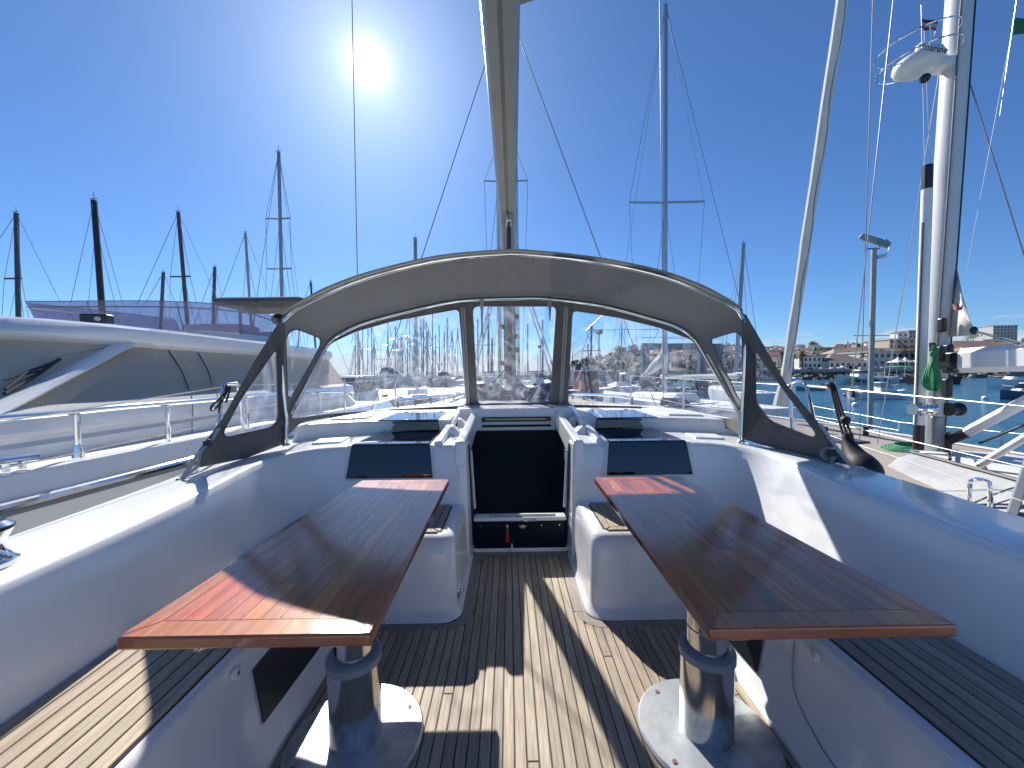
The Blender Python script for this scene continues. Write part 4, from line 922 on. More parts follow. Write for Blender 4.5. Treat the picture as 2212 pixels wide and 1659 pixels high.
# rail with stanchions
X_R = -3.12
rl = [PX(-150, 917, X_R), PX(0, 903, X_R), PX(100, 895, X_R), PX(273, 878, X_R), PX(471, 862, X_R), PX(560, 853, X_R), PX(700, 846, X_R), PX(745, 848, X_R), PX(768, 866, X_R)]
rail = MB().tube(cr(rl, 60), .021, 10).build('rail', M_CHROME, my)
for x, y0, y1 in ((166, 892, 988), (361, 873, 955), (533, 857, 925), (622, 850, 905), (690, 846, 900)):
    MB().tube([PX(x, y0, X_R), PX(x + 3, y1, X_R)], .017, 8).build('stanchion', M_CHROME, rail)
MB().lathe([(.035, 0), (.03, .05), (.024, .09), (0, .09)], PX(170, 988, X_R), 12).build('stanchion_foot', M_CHROME, rail)
# mooring cleat on the foredeck
cl_ = thing('deck_cleat', 'polished mooring cleat on the side deck of the motor yacht', 'cleat', PX(40, 1005, -3.05))
MB().tube([PX(-60, 1004, -3.05), PX(80, 987, -3.05)], .022, 8).build('bar', M_CHROME, cl_)
for x, y in ((12, 1005), (48, 998)): MB().tube([PX(x, y - 8, -3.05), PX(x, y + 14, -3.05)], .018, 8).build('foot', M_CHROME, cl_)
# hull port
hp = [V((CX + 2.30, y, z)) for y, z in ((2.62, .30), (2.8, .39), (3.05, .40), (3.3, .38), (3.32, .33), (3.1, .27), (2.8, .25))]
MB().prism(hp, (.03, 0, 0)).build('hull_port', M_BLACK, my, bevel=.01)
fp_ = MB().tube([(-2.60, 3.6, .55), (-2.60, 3.6, -.25)], [.12, .12], 14); fd = fp_.build('fender', M_BLACK, None, bevel=.05); tag(fd, 'black cylindrical fender hanging between the two hulls to port', 'fender')

# ================================================================== neighbour sailing yacht to starboard
ny = thing('neighbour_sailing_yacht', 'white sailing yacht with teak deck and thick mast moored to starboard', 'sailing yacht', (5.3, 4, -1.5))
NX = 5.3
M_NDECK = deck_mat('neighbour_teak', (0.40, 0.35, 0.295), (0.32, 0.275, 0.23), 0.055)
nsec = [(-4, 1.35, .24, -1.6, 1.1), (0, 1.52, .22, -1.7, 1.2), (3.5, 1.55, .21, -1.7, 1.2), (6, 1.3, .26, -1.7, .8), (7.6, .75, .33, -1.6, .3), (8.5, .06, .40, -1.4, .02)]
rows = [[(NX + p[0], p[1], p[2]) for p in r] for r in hull_rows(nsec)]
h = MB().grid(rows); h.f.append(tuple(range(7, -1, -1))); h.build('hull', M_GEL, ny)
MB().grid([[(NX - hb + .03, y, zt), (NX, y, zt + .06), (NX + hb - .03, y, zt)] for y, hb, zt, zb, kb in nsec]).build('deck', M_NDECK, ny)
for s in (-1, 1): MB().tube([(NX + s * (hb - .02), y, zt + .02) for y, hb, zt, zb, kb in nsec], .022, 6).build('toe_rail', M_WHITE, ny)
# white side deck band and coachroof under its pale cover
cro = [(-1.05, -3.6), (-1.08, -1), (-1.05, 1.8), (-.92, 3.6), (-.6, 4.75), (0, 5.1), (.6, 4.75), (.92, 3.6), (1.05, 1.8), (1.08, -1), (1.05, -3.6)]
lv = [(1.06, .21), (1.0, .225), (.90, .34), (.86, .37), (.80, .39), (.55, .42), (.2, .43)]
rows = [[(NX + x * k, 0 + (y - 0) * (k * .3 + .7), z) for x, y in cro] for k, z in lv]
MB().grid(rows).build('coachroof', mat('neighbour_gelcoat', (.58, .58, .57), .4), ny, smooth=25)
M_PCOVER = mat('pale_canvas_cover', (.40, .405, .41), .85, col2=(.30, .305, .31), nscale=4, bump=1.0, bscale=7)
cov = []
for i in range(25):
    t = i / 24; y = 4.5 - t * 6.6; x0 = -1.46 + .50 * max(0, (t < .25) * (1 - t * 4)) ; x1 = -1.06 + .42 * max(0, (t < .25) * (1 - t * 4))
    w = .02 * math.sin(i * 2.4)
    cov.append([V((NX + x0, y, .225)), V((NX + x0 + .1 + w, y, .275 + .015 * math.sin(i * 3.1))), V((NX + (x0 + x1) / 2 + .03 - w, y, .345 + w)), V((NX + x1 + .05, y, .405))])
MB().grid(cov).build('side_cover', M_PCOVER, ny, smooth=70)
MB().tube([r[3] + V((-.01, 0, .012)) for r in cov], .02, 6).build('grab_rail', M_BLACK, ny)
for yy in (3.2, 1.6):
    MB().tube(cr([(NX - 1.47, yy + .02, .235), (NX - 1.2, yy, .36), (NX - 1.0, yy - .03, .425), (NX - .6, yy - .1, .435), (NX, yy - .2, .45)], 14), .008, 5).build('cover_strap', M_COLLAR, ny)
MB().hexa([(NX - .35, 2.6, .42), (NX + .25, 2.6, .42), (NX + .25, 3.3, .42), (NX - .35, 3.3, .42)], [(NX - .32, 2.63, .46), (NX + .22, 2.63, .46), (NX + .22, 3.27, .46), (NX - .32, 3.27, .46)]).build('roof_hatch', M_COLLAR, ny, bevel=.015)
# mast: thick, with side stripes of track, winches, spreaders and radar
NMX, NMY = 5.17, 4.75
def tilt(z): return V((NMX + .035 * (z - .3) / 6, NMY - .035 * (z - .3), z))
rows = [[tilt(z) + V((.092 * math.cos(2 * math.pi * k / 20), .135 * math.sin(2 * math.pi * k / 20), 0)) for k in range(20)] for z in (.35, 2, 4, 6, 8, 11, 16)]
nm = MB().grid(rows, True).build('mast', mat('mast_paint', (.62, .63, .64), .3), ny)
MB().tube([tilt(z) + V((.07, -.10, 0)) for z in (.5, 3, 6, 9)], .012, 6).build('sail_track', M_BLACKP, nm)
MB().tube([tilt(z) + V((.09, -.05, 0)) for z in (.5, 3, 6, 9)], .008, 6).build('sail_slot', M_WIRED, nm)
MB().tube([tilt(z) + V((-.08, -.09, 0)) for z in (.9, 3, 6, 9)], .009, 6).build('halyard', M_WIRED, nm)
# spinnaker pole stowed beside the mast
a, b = PY(2003, 398, 4.6), PY(1984, 950, 4.6)
sp_ = MB().tube([a.lerp(b, .02), b.lerp(a, .06)], .052, 12).build('spinnaker_pole', M_WHITE, ny)
MB().tube([a + V((0, 0, .22)), a.lerp(b, .02)], .05, 10).build('pole_end', M_BLACKP, sp_)
MB().tube([b.lerp(a, .06), b + V((0, 0, -.12))], .052, 10).build('pole_end', M_BLACKP, sp_)
MB().tube([a.lerp(b, .15) + V((-.06, -.02, 0)), a.lerp(b, .94) + V((-.065, -.02, 0))], .012, 6).build('pole_line', M_WIRED, sp_)
for (vx, vy, rr, dx) in ((1983, 884, .07, 0), (2002, 884, .075, 0), (2060, 884, .08, 0)):
    c = PY(vx, vy, 4.55); MB().lathe([(rr, -.07), (rr, -.05), (rr * .7, -.03), (rr * .7, .03), (rr, .05), (rr, .07)], c, 16, Matrix.Rotation(R_(90), 3, 'Y')).build('mast_winch', M_CHROME if vx < 2050 else M_BLACKP, nm)
for vx, vy, w, h_ in ((2037, 702, .06, .17), (2033, 765, .06, .19), (2050, 775, .07, .34), (2048, 838, .07, .22), (2026, 930, .12, .34), (2046, 955, .08, .24)):
    c = PY(vx, vy, 4.52); MB().box(c.x - w / 2, c.x + w / 2, c.y - .03, c.y + .05, c.z - h_ / 2, c.z + h_ / 2).build('mast_fitting', M_BLACKP if vy != 930 else M_COLLAR, nm, bevel=.02)
for s in (-1, 1):
    z = 6.02; MB().tube([tilt(z), tilt(z) + V((s * 1.15, -.45, .12))], .055, 8, flat=.45).build('spreader', M_BOOM, nm)
    MB().tube([tilt(z) + V((s * 1.15, -.45, .12)), (NX + s * 1.5, 4.4, .3)], .006, 6).build('shroud', M_WIRE, ny)
# rigging measured off the picture
def stay(x0, y0, d0, x1, y1, d1, r=.006, m=M_WIRE, nmn='stay'): return MB().tube([PY(x0, y0, d0), PY(x1, y1, d1)], r, 6).build(nmn, m, ny)
stay(1886, -20, 5.2, 1857, 955, 5.2, .005, M_WIRED); stay(2030, 150, 4.9, 1895, 960, 5.6, .006, M_WIRE); stay(2078, 125, 5.0, 2240, 640, 4.4, .007, M_WIRED)
stay(1995, 40, 5.0, 2015, 470, 5.0, .004); stay(2200, -10, 4.6, 2085, 600, 4.6, .002, M_LIFE)
# furled headsail on the forestay
fs0, fs1 = PY(1688, 875, 7.6), V((5.25, 4.7, 15.2))
n_ = 30
fs_pts = [fs0.lerp(fs1, i / (n_ - 1)) + V((.006 * math.sin(i * 1.7), 0, 0)) for i in range(n_)]
MB().tube(fs_pts, [.15, .10] + [.084 + .003 * math.sin(i * 2.1) for i in range(n_ - 2)], 10).build('furled_headsail', M_SAILC, ny)
MB().tube([fs0.lerp(fs1, t) + V((.02 * math.cos(t * 60), -.085, 0)) for t in [i / 90 for i in range(60)]], .006, 5).build('furling_line', M_WIRED, ny)
# boom, rigid kicker, mainsheet struts
bmp = [PY(2085, 774, 4.75), PX(2212, 768, NX + .05), V((NX + .05, .5, 1.62))]
bsec2 = lambda c, w, h_: [c + V((-w, 0, -h_ * .6)), c + V((-w * .5, 0, -h_)), c + V((w * .5, 0, -h_)), c + V((w, 0, -h_ * .6)), c + V((w, 0, h_ * .6)), c + V((w * .6, 0, h_)), c + V((-w * .6, 0, h_)), c + V((-w, 0, h_ * .6))]
b = MB().grid([bsec2(V((NMX, y, 1.49 + (4.4 - y) * .03)), .095, .14) for y in (4.38, 4, 2.5, .2)], True); b.f.append(tuple(range(8))); nb_ = b.build('boom', M_WHITE, ny, smooth=30)
MB().tube([(NMX + .02, 3.9, 1.68), (NMX + .02, 2.3, 1.72)], .03, 8).build('batten', M_WHITE, nb_)
MB().box(NMX - .07, NMX + .07, 4.36, 4.62, 1.40, 1.60).build('gooseneck', M_BLACKP, ny, bevel=.03)
a, b = PY(2062, 948, 4.5), PX(2225, 862, NX - .1)
kk = MB().tube([a, b, b + (b - a) * .3], .055, 10).build('kicker', M_WHITE, ny); MB().tube([a + V((-.08, .05, -.04)), a.lerp(b, .18)], .06, 8).build('kicker_end', M_BLACKP, kk)
MB().tube([a.lerp(b, .22) + V((.0, -.1, -.12)), a.lerp(b, .8) + V((0, -.1, -.16))], .012, 6).build('kicker_line', M_BLACK, kk)
# pale strut and lowered sail bag further aft
st = MB().tube([PZ(2115, 1005, .43), PX(2240, 930, 4.7)], .035, 8).build('strut', M_SAILC, ny)
hd = MB().tube(cr([PZ(2052, 992, .43), PX(2056, 972, 5.0), PX(2100, 988, 4.9), PZ(2113, 1006, .43)], 12), .014, 6).build('grab_handle', M_CHROME, ny)
bag2 = MB().grid([[V((NX - .55 + .5 * i / 8, 2.1 + .1 * math.sin(i), .40 + .45 * math.sin(math.pi * j / 6) * (1 - .4 * abs(i - 4) / 4) + .03 * math.sin(i * 3 + j * 2))) + V((0, j * .12, 0)) for j in range(7)] for i in range(9)]).build('sail_bag', M_SAILC, ny, smooth=70)
# guard rail nearest to us, and its bow and stern hoops
g = cr([PZ(2092, 1105, .38), PX(2097, 1040, 3.6), PX(2105, 1032, 3.6), PX(2130, 1036, 3.6), PX(2139, 1048, 3.6), PZ(2141, 1120, .38)], 20)
XG = 3.95
g = cr([PX(2092, 1112, XG), PX(2096, 1045, XG), PX(2106, 1035, XG), PX(2128, 1038, XG), PX(2138, 1050, XG), PX(2140, 1130, XG)], 24)
MB().tube(g, .016, 8).build('guard_hoop', M_CHROME, ny)
MB().hexa([PX(2150, 1125, XG) + V((0, 0, -.2)), PX(2175, 1130, XG) + V((0, 0, -.2)), PX(2178, 1130, XG - .06) + V((0, 0, -.2)), PX(2153, 1125, XG - .06) + V((0, 0, -.2))], [PX(2222, 960, XG), PX(2248, 965, XG), PX(2250, 965, XG - .06), PX(2224, 960, XG - .06)]).build('davit_post', M_COLLAR, ny, bevel=.01)
MB().tube([PX(1793, 941, 3.8), PX(1974, 1000, 3.8), PX(2230, 1090, 3.8)], .004, 6).build('lifeline', M_LIFE, ny)
for (x, y0, y1) in ((1944, 912, 965), (2165, 928, 975)): MB().tube([PX(x, y0, 7.6), PX(x - 2, y1, 7.6)], .02, 6).build('stanchion', M_CHROME, ny)
MB().tube([PX(1746, 875, 7.6), PX(1944, 912, 7.6), PX(2212, 938, 7.6)], .005, 6).build('lifeline', M_LIFE, ny)
MB().tube(cr([PX(1746, 875, 7.6) + V((0, 0, -.25)), PX(1944, 930, 7.6)], 6), .005, 6).build('lifeline', M_LIFE, ny)
hs_ = MB().box(NX - .45, NX - .05, 5.6, 6.0, .30, .335).build('deck_hatch', M_NAVY, ny, bevel=.01)
for (vx, vy) in ((1782, 942), (1870, 942), (1989, 956)):
    p = PZ(vx, vy, .28); MB().tube([p, p + V((0, 0, .16))], .04, 8).build('bollard', M_BLACKP, ny)
# clew of the mainsail showing behind the mast, with its red crown
cp = [PY(2062, 556, 4.6), PY(2080, 640, 4.42), PY(2098, 700, 4.25), PY(2108, 714, 4.2), PY(2100, 724, 4.22), PY(2050, 728, 4.58), PY(2054, 640, 4.6)]
sl_ = MB(); ctr = sum(cp, V((0, 0, 0))) / len(cp); sl_.add([*cp, ctr + V((-.03, -.03, 0))], [(i, (i + 1) % 7, 7) for i in range(7)]); sl_ = sl_.build('mainsail_clew', M_SAILC, ny, smooth=60, solid=.004)
cw = PY(2068, 664, 4.36); u = (PY(2086, 664, 4.30) - PY(2052, 662, 4.5)).normalized(); w_ = V((0, 0, 1))
crn = [(-.05, -.03), (.05, -.03), (.07, .035), (.03, .0), (.0, .05), (-.03, .0), (-.07, .035)]
MB().prism([cw + u * a + w_ * b for a, b in crn], (0, -.006, 0)).build('crown_emblem', mat('faded_red_print', (.45, .12, .12), .8), sl_)
MB().ell(PY(2104, 714, 4.18), .045, .02, .045).build('clew_ring', M_BLACKP, sl_)
for e in ((2215, 742), (2215, 752)): MB().tube([PY(2104, 714, 4.18), PY(*e, 3.8)], .006, 5).build('outhaul', M_LIFE, ny)
# radar on its bracket, with lettering, and the little flags
rd = thing('radar_dome', 'white radar dome in a wire guard on the thick starboard mast', 'radar', PY(1990, 140, 4.6))
rc = PY(1983, 138, 4.6)
tl_ = Matrix.Rotation(R_(-8), 3, 'Y')
MB().lathe([(0, -.12), (.14, -.11), (.21, -.05), (.23, .0), (.21, .06), (.14, .085), (0, .095)], rc, 28, tl_).build('dome', M_WHITE, rd, smooth=70)
for zz in (-.09, .1): MB().tube([rc + tl_ @ V((.36 * math.cos(R_(a)), .36 * math.sin(R_(a)), zz + .12)) for a in range(30, 331, 15)], .008, 6).build('guard_wire', M_CHROME, rd)
for a in (120, 180, 240): MB().tube([rc + tl_ @ V((.36 * math.cos(R_(a)), .36 * math.sin(R_(a)), .03)), rc + tl_ @ V((.36 * math.cos(R_(a)), .36 * math.sin(R_(a)), .22))], .007, 6).build('guard_wire', M_CHROME, rd)
MB().obb(rc + V((.30, 0, -.02)), (.14, 0, .01), (0, .1, 0), (0, 0, .05)).build('bracket', M_WHITE, rd, bevel=.02)
MB().lathe([(.07, 0), (.06, .13), (.03, .16), (0, .16)], rc + V((.1, .05, .12)), 14).build('aerial', M_WHITE, rd)
MB().ell(rc + V((-.02, -.1, -.24)), .05, .05, .05).build('ball_light', M_BLACKP, rd)
tcu = bpy.data.curves.new('lettering', 'FONT'); tcu.body = 'marine'; tcu.size = .105; tcu.extrude = .002; tcu.materials.append(M_BLACKP)
_t = bpy.data.objects.new('lettering_curve', tcu); _me = bpy.data.meshes.new_from_object(_t); bpy.data.objects.remove(_t)
to = bpy.data.objects.new('lettering', _me); COL.objects.link(to); child(to, rd)
to.matrix_basis = Matrix.Translation(rc + V((-.22, -.245, -.035))) @ Matrix.Rotation(R_(8), 4, 'Y') @ Matrix.Rotation(R_(90), 4, 'X')
def flag(nm, label, pts, cols, staff):
    f = thing(nm, label, 'flag', pts[0])
    a, b, c, d = pts          # hoist top, fly top, fly bottom, hoist bottom
    for k, m in enumerate(cols):
        t0, t1 = k / len(cols), (k + 1) / len(cols); rows = []
        for i in range(9):
            s_ = i / 8; w = V((0, .05 * math.sin(s_ * 7) * s_, .02 * math.sin(s_ * 5)))
            p, q = a.lerp(b, s_), d.lerp(c, s_); rows.append([p.lerp(q, t0) + w, p.lerp(q, t1) + w])
        MB().grid(rows).build('cloth_band', m, f, smooth=60)
    MB().tube([V(staff[0]), V(staff[1])], .004, 5).build('halyard', M_LIFE, f)
    return f
flag('courtesy_flag', 'small faded dark and red flag under the starboard spreader', [PY(1991, 40, 4.6), PY(2028, 53, 4.6), PY(2022, 72, 4.6), PY(1993, 66, 4.6)], [mat('flag_dark', (.06, .05, .10), .8), mat('flag_buff', (.5, .45, .4), .8), mat('flag_red', (.5, .05, .08), .8)], (PY(1990, 10, 4.6), PY(2000, 480, 4.6)))
flag('green_flag', 'plain green flag at the right edge of the picture', [PY(2192, 38, 4.4), PY(2240, 48, 4.4), PY(2240, 76, 4.4), PY(2188, 76, 4.4)], [mat('flag_green', (.05, .18, .06), .8)], (PY(2196, 0, 4.4), PY(2160, 250, 4.4)))
# green halyard coil on the mast and green rope on deck
gc = thing('green_rope_coil', 'green halyard coil hanging on the front of the starboard mast', 'rope coil', PY(2016, 780, 4.6))
M_GROPE = mat('green_rope', (.015, .16, .06), .7, col2=(.03, .26, .12), nscale=40)
for k in range(7):
    dx = (k - 3) * 4
    pts = [(2018 + dx * .35, 745), (2017 + dx * .4, 775), (2012 + dx, 800), (2012 + dx * 1.5, 828), (2016 + dx * .6, 843), (2020 + dx * .9, 826), (2020 + dx * .6, 800), (2018 + dx * .3, 775)]
    MB().tube(cr([PY(x, y, 4.45 - .02 * (k % 3)) for x, y in pts], 30), .012, 6).build('loop', M_GROPE, gc)
MB().tube(cr([PY(2014, 752, 4.42), PY(2022, 758, 4.40), PY(2014, 764, 4.42), PY(2022, 769, 4.40)], 12), .028, 8).build('wrap', M_GROPE, gc)
MB().tube([PY(2014, 740, 4.44), PY(2016, 768, 4.44)], .03, 6).build('head', M_BLACKP, gc)
gd = thing('green_rope_on_deck', 'green mooring rope flaked in loops on the neighbour teak deck', 'rope', PZ(1965, 978, .30))
for k in range(5):
    c = PZ(1962 + 2 * k, 971, .30); pts = [c + V((.30 * math.cos(a) + .03 * k, .24 * math.sin(a), .012 * k)) for a in [2 * math.pi * i / 20 for i in range(20)]]
    MB().tube(pts, .013, 6, closed=True).build('loop', M_GROPE, gd)
for k in range(6):
    c = PZ(1965 + 6 * k, 981, .31); MB().tube(cr([c + V((rnd.uniform(-.16, .16), rnd.uniform(-.1, .1), .02 + .03 * rnd.random())) for _ in range(6)], 20), .014, 6).build('loop', mat('teal_rope', (.10, .24, .24), .7), gd)
# ================================================================== harbour
WZ = -1.5
def water_mat():
    m = bpy.data.materials.new('harbour_water'); m.use_nodes = True; N, L = m.node_tree.nodes, m.node_tree.links; b = N['Principled BSDF']
    b.inputs['Base Color'].default_value = (0.012, 0.075, 0.135, 1); b.inputs['Roughness'].default_value = .12; b.inputs['IOR'].default_value = 1.33
    tc = N.new('ShaderNodeTexCoord'); mp = N.new('ShaderNodeMapping'); L.new(tc.outputs['Object'], mp.inputs[0]); mp.inputs['Scale'].default_value = (.55, 1.6, 1)
    n1 = N.new('ShaderNodeTexNoise'); n1.inputs['Scale'].default_value = 1.1; n1.inputs['Detail'].default_value = 6; L.new(mp.outputs[0], n1.inputs['Vector'])
    n2 = N.new('ShaderNodeTexNoise'); n2.inputs['Scale'].default_value = .12; n2.inputs['Detail'].default_value = 3; L.new(mp.outputs[0], n2.inputs['Vector'])
    ad = N.new('ShaderNodeMath'); ad.operation = 'MULTIPLY_ADD'; L.new(n2.outputs['Fac'], ad.inputs[0]); ad.inputs[1].default_value = 1.5; L.new(n1.outputs['Fac'], ad.inputs[2])
    bp = N.new('ShaderNodeBump'); bp.inputs['Strength'].default_value = .55; bp.inputs['Distance'].default_value = .35; L.new(ad.outputs[0], bp.inputs['Height']); L.new(bp.outputs[0], b.inputs['Normal'])
    mr = N.new('ShaderNodeMapRange'); L.new(n2.outputs['Fac'], mr.inputs['Value']); mr.inputs['From Min'].default_value = .35; mr.inputs['From Max'].default_value = .65
    mx = N.new('ShaderNodeMix'); mx.data_type = 'RGBA'; L.new(mr.outputs[0], mx.inputs['Factor']); mx.inputs['A'].default_value = (.012, .085, .155, 1); mx.inputs['B'].default_value = (.024, .125, .20, 1); L.new(mx.outputs['Result'], b.inputs['Base Color'])
    return m
struct(MB().grid([[(x, y, WZ) for x in (-3000, -300, 300, 3000)] for y in (-300, 0, 300, 4500)]).build('water', water_mat(), smooth=0))

M_CONC = mat('quay_concrete', (.33, .31, .285), .8, col2=(.26, .245, .22), nscale=.6, detail=8)
M_ROCK = mat('shore_rock', (.22, .20, .17), .9, col2=(.13, .12, .10), nscale=.7, rand=.2)
M_SAND = mat('promenade_paving', (.44, .40, .34), .85, col2=(.38, .34, .29), nscale=.3)
# boatyard quay ahead to port
q = [(-70, 27), (-4.5, 30), (-5.5, 66), (-90, 70)]
struct(MB().prism([(x, y, -2.4) for x, y in q], (0, 0, 1.75)).build('boatyard_quay', M_CONC, smooth=0))
# pontoon ahead of our bow
struct(MB().box(-14, 14, 14.2, 16.4, -1.9, -.95).build('pontoon', mat('pontoon_boards', (.36, .32, .27), .8, col2=(.28, .25, .21), nscale=3), smooth=0))
# far land: hillside with the town, and the low breakwater ahead
ridge = [(700, 796), (1000, 795), (1200, 795), (1235, 786), (1290, 776), (1340, 766), (1400, 762), (1460, 756), (1520, 752), (1590, 750), (1680, 757), (1740, 754), (1790, 757), (1850, 749), (1910, 741), (1960, 737), (2010, 743), (2080, 748), (2140, 742), (2212, 744), (2500, 742), (3200, 740), (5200, 740)]
def hz(x): return 829.5 - math.tan(R_(1.83)) * F - (x - 1106) * math.tan(R_(.62))     # horizon height in the picture
def lerpl(tab, x):
    for (a, b), (c, d) in zip(tab, tab[1:]):
        if x <= c: return b + (d - b) * (x - a) / (c - a)
    return tab[-1][1]
def ground(x, d):          # height of the land at picture column x and depth d
    rz_ = CAM.z + (hz(x) - lerpl(ridge, x)) / F * 340
    if d <= 108: return .75
    t = min(1, (d - 108) / (340 - 108)); k = t * t * (3 - 2 * t) * .6 + t * .4
    return .75 + (rz_ - .75) * k
rows = []
cols = [700, 800, 900, 1000, 1100, 1180, 1235, 1260, 1290, 1340, 1400, 1460, 1520, 1590, 1640, 1680, 1740, 1790, 1850, 1910, 1960, 2010, 2080, 2140, 2212, 2400, 2700, 3200, 4200, 5200]
for d in (101.5, 103.5, 107, 112, 125, 150, 180, 220, 260, 300, 340, 380, 470):
    r = []
    for x in cols:
        X = (x - 1100) / F * d
        z = -2.2 if d < 102 else (-.2 if d < 104 else ground(x, d)) if d <= 340 else ground(x, 340) - (d - 340) * .12
        if x < 1200: z = min(z, .5)
        r.append((X, d, z))
    rows.append(r)
M_HILL = mat('hillside', (.115, .115, .075), .95, col2=(.20, .17, .12), nscale=.05, detail=9)
struct(MB().grid(rows).build('hillside', M_HILL, smooth=60))
struct(MB().grid([[(X0, 104.2, z_) for X0, z_ in ((18, .86), (300, .86))], [(18, 111, .90), (300, 111, .90)]]).build('promenade', M_SAND, smooth=0))
struct(MB().box(18, 300, 103.9, 104.3, .3, 1.25).build('sea_wall', M_SAND, smooth=0))
# boulders of the embankment
rk = MB()
for i in range(900):
    x = rnd.uniform(20, 190); y = rnd.uniform(98.5, 104); t = (y - 98.5) / 5.5; z = -1.6 + 2.0 * t; s = rnd.uniform(.3, .8)
    a = [V((rnd.uniform(-1, 1), rnd.uniform(-1, 1), rnd.uniform(-.7, .7))).normalized() * s * rnd.uniform(.7, 1.2) for _ in range(6)]
    c = V((x, y, z)); P = [c + V((s, 0, 0)) + a[0] * .3, c + V((0, s, 0)) + a[1] * .3, c + V((-s, 0, 0)) + a[2] * .3, c + V((0, -s, 0)) + a[3] * .3, c + V((0, 0, s * .7)) + a[4] * .3, c - V((0, 0, s * .7))]
    rk.add(P, [(0, 1, 4), (1, 2, 4), (2, 3, 4), (3, 0, 4), (1, 0, 5), (2, 1, 5), (3, 2, 5), (0, 3, 5)])
rk = rk.build('rocks', M_ROCK, smooth=0); rk['kind'] = 'stuff'; rk['label'] = 'boulders of the embankment along the far shore'
# scrub on the hill
M_SCRUB = mat('scrub_leaves', (.05, .065, .03), .9, col2=(.085, .09, .045), nscale=.4)
sb = MB()
def leafball(mb, c, r, n, ls, flat=.8):
    for _ in range(n):
        d = V((rnd.gauss(0, 1), rnd.gauss(0, 1), rnd.gauss(0, 1))).normalized() * r * (rnd.random() ** .4); d.z *= flat
        u = V((rnd.uniform(-1, 1), rnd.uniform(-1, 1), rnd.uniform(-1, 1))).normalized(); w = u.orthogonal().normalized(); s = ls * rnd.uniform(.6, 1.3)
        p = V(c) + d; mb.add([p - u * s, p + w * s * .7, p + u * s, p - w * s * .7], [(0, 1, 2, 3)])
for i in range(430):
    x = rnd.choice((rnd.uniform(1235, 1660), rnd.uniform(1640, 2230))); d = rnd.uniform(150, 345) if x > 1640 else rnd.uniform(112, 345)
    X = (x - 1100) / F * d; leafball(sb, (X, d, ground(x, d) + rnd.uniform(.4, 1.6)), rnd.uniform(1.2, 3.4), 26, .8)
sb = sb.build('scrub', M_SCRUB, smooth=0); sb['kind'] = 'stuff'; sb['label'] = 'dark green scrub spread over the hillside'

# ---------------- town
WALLS = [mat('wall_white', (.84, .83, .80), .8, rand=.05), mat('wall_cream', (.74, .69, .60), .8, rand=.08), mat('wall_pink', (.68, .52, .45), .8, rand=.08), mat('wall_grey', (.58, .57, .55), .8, rand=.1), mat('wall_buff', (.50, .42, .33), .8, rand=.1)]
ROOFS = [mat('roof_terracotta', (.29, .18, .135), .85, rand=.3), mat('roof_brown', (.27, .21, .175), .85, rand=.2), mat('roof_flat', (.45, .43, .40), .85)]
M_WIN = mat('dark_window', (.03, .035, .045), .15)
_wm = bpy.data.meshes.new('window'); _wm.from_pydata([(-.5, -.5, -.5), (.5, -.5, -.5), (.5, .5, -.5), (-.5, .5, -.5), (-.5, -.5, .5), (.5, -.5, .5), (.5, .5, .5), (-.5, .5, .5)], [], [(0, 3, 2, 1), (4, 5, 6, 7), (0, 1, 5, 4), (1, 2, 6, 5), (2, 3, 7, 6), (3, 0, 4, 7)]); _wm.materials.append(M_WIN)
def house(X, Y, z0, w, dp, h, wall, roof, kind, rz, label, nwx=3, nwz=2, group=None, cat='house'):
    h_ = thing('town_house' if cat == 'house' else 'town_building', label, cat, (X, Y, z0), group)
    rm = Matrix.Rotation(rz, 3, 'Z'); T = lambda x, y, z: V((X, Y, z0)) + rm @ V((x, y, z))
    MB().hexa([T(-w / 2, -dp / 2, -2.5), T(w / 2, -dp / 2, -2.5), T(w / 2, dp / 2, -2.5), T(-w / 2, dp / 2, -2.5)], [T(-w / 2, -dp / 2, h), T(w / 2, -dp / 2, h), T(w / 2, dp / 2, h), T(-w / 2, dp / 2, h)]).build('wall', wall, h_, smooth=0)
    o = .25
    b = [T(-w / 2 - o, -dp / 2 - o, h), T(w / 2 + o, -dp / 2 - o, h), T(w / 2 + o, dp / 2 + o, h), T(-w / 2 - o, dp / 2 + o, h)]
    if kind == 'hip':
        r = MB(); rr = dp * .28; i_ = min(w * .35, dp * .5); r.add(b + [T(-w / 2 + i_, 0, h + rr), T(w / 2 - i_, 0, h + rr)], [(0, 1, 5, 4), (1, 2, 5), (2, 3, 4, 5), (3, 0, 4), (3, 2, 1, 0)]); r.build('roof', roof, h_, smooth=0)
    elif kind == 'gable':
        r = MB(); rr = dp * .26; r.add(b + [T(-w / 2 - o, 0, h + rr), T(w / 2 + o, 0, h + rr)], [(0, 1, 5, 4), (1, 2, 5), (2, 3, 4, 5), (3, 0, 4), (3, 2, 1, 0)]); r.build('roof', roof, h_, smooth=0)
    else:
        MB().hexa(b, [p + V((0, 0, .45)) for p in b]).build('roof', roof, h_, smooth=0)
    for i in range(nwx):
        for j in range(nwz):
            x = -w / 2 + w * (i + .5) / nwx; z = h * (j + .55) / nwz
            o_ = bpy.data.objects.new('window', _wm); COL.objects.link(o_); child(o_, h_)
            o_.matrix_basis = Matrix.Translation(T(x, -dp / 2 - .02, z)) @ rm.to_4x4() @ Matrix.Diagonal((min(1.3, w / nwx * .45), .12, min(1.5, h / nwz * .5), 1))
    return h_
def at_col(x, d): return (x - 1100) / F * d
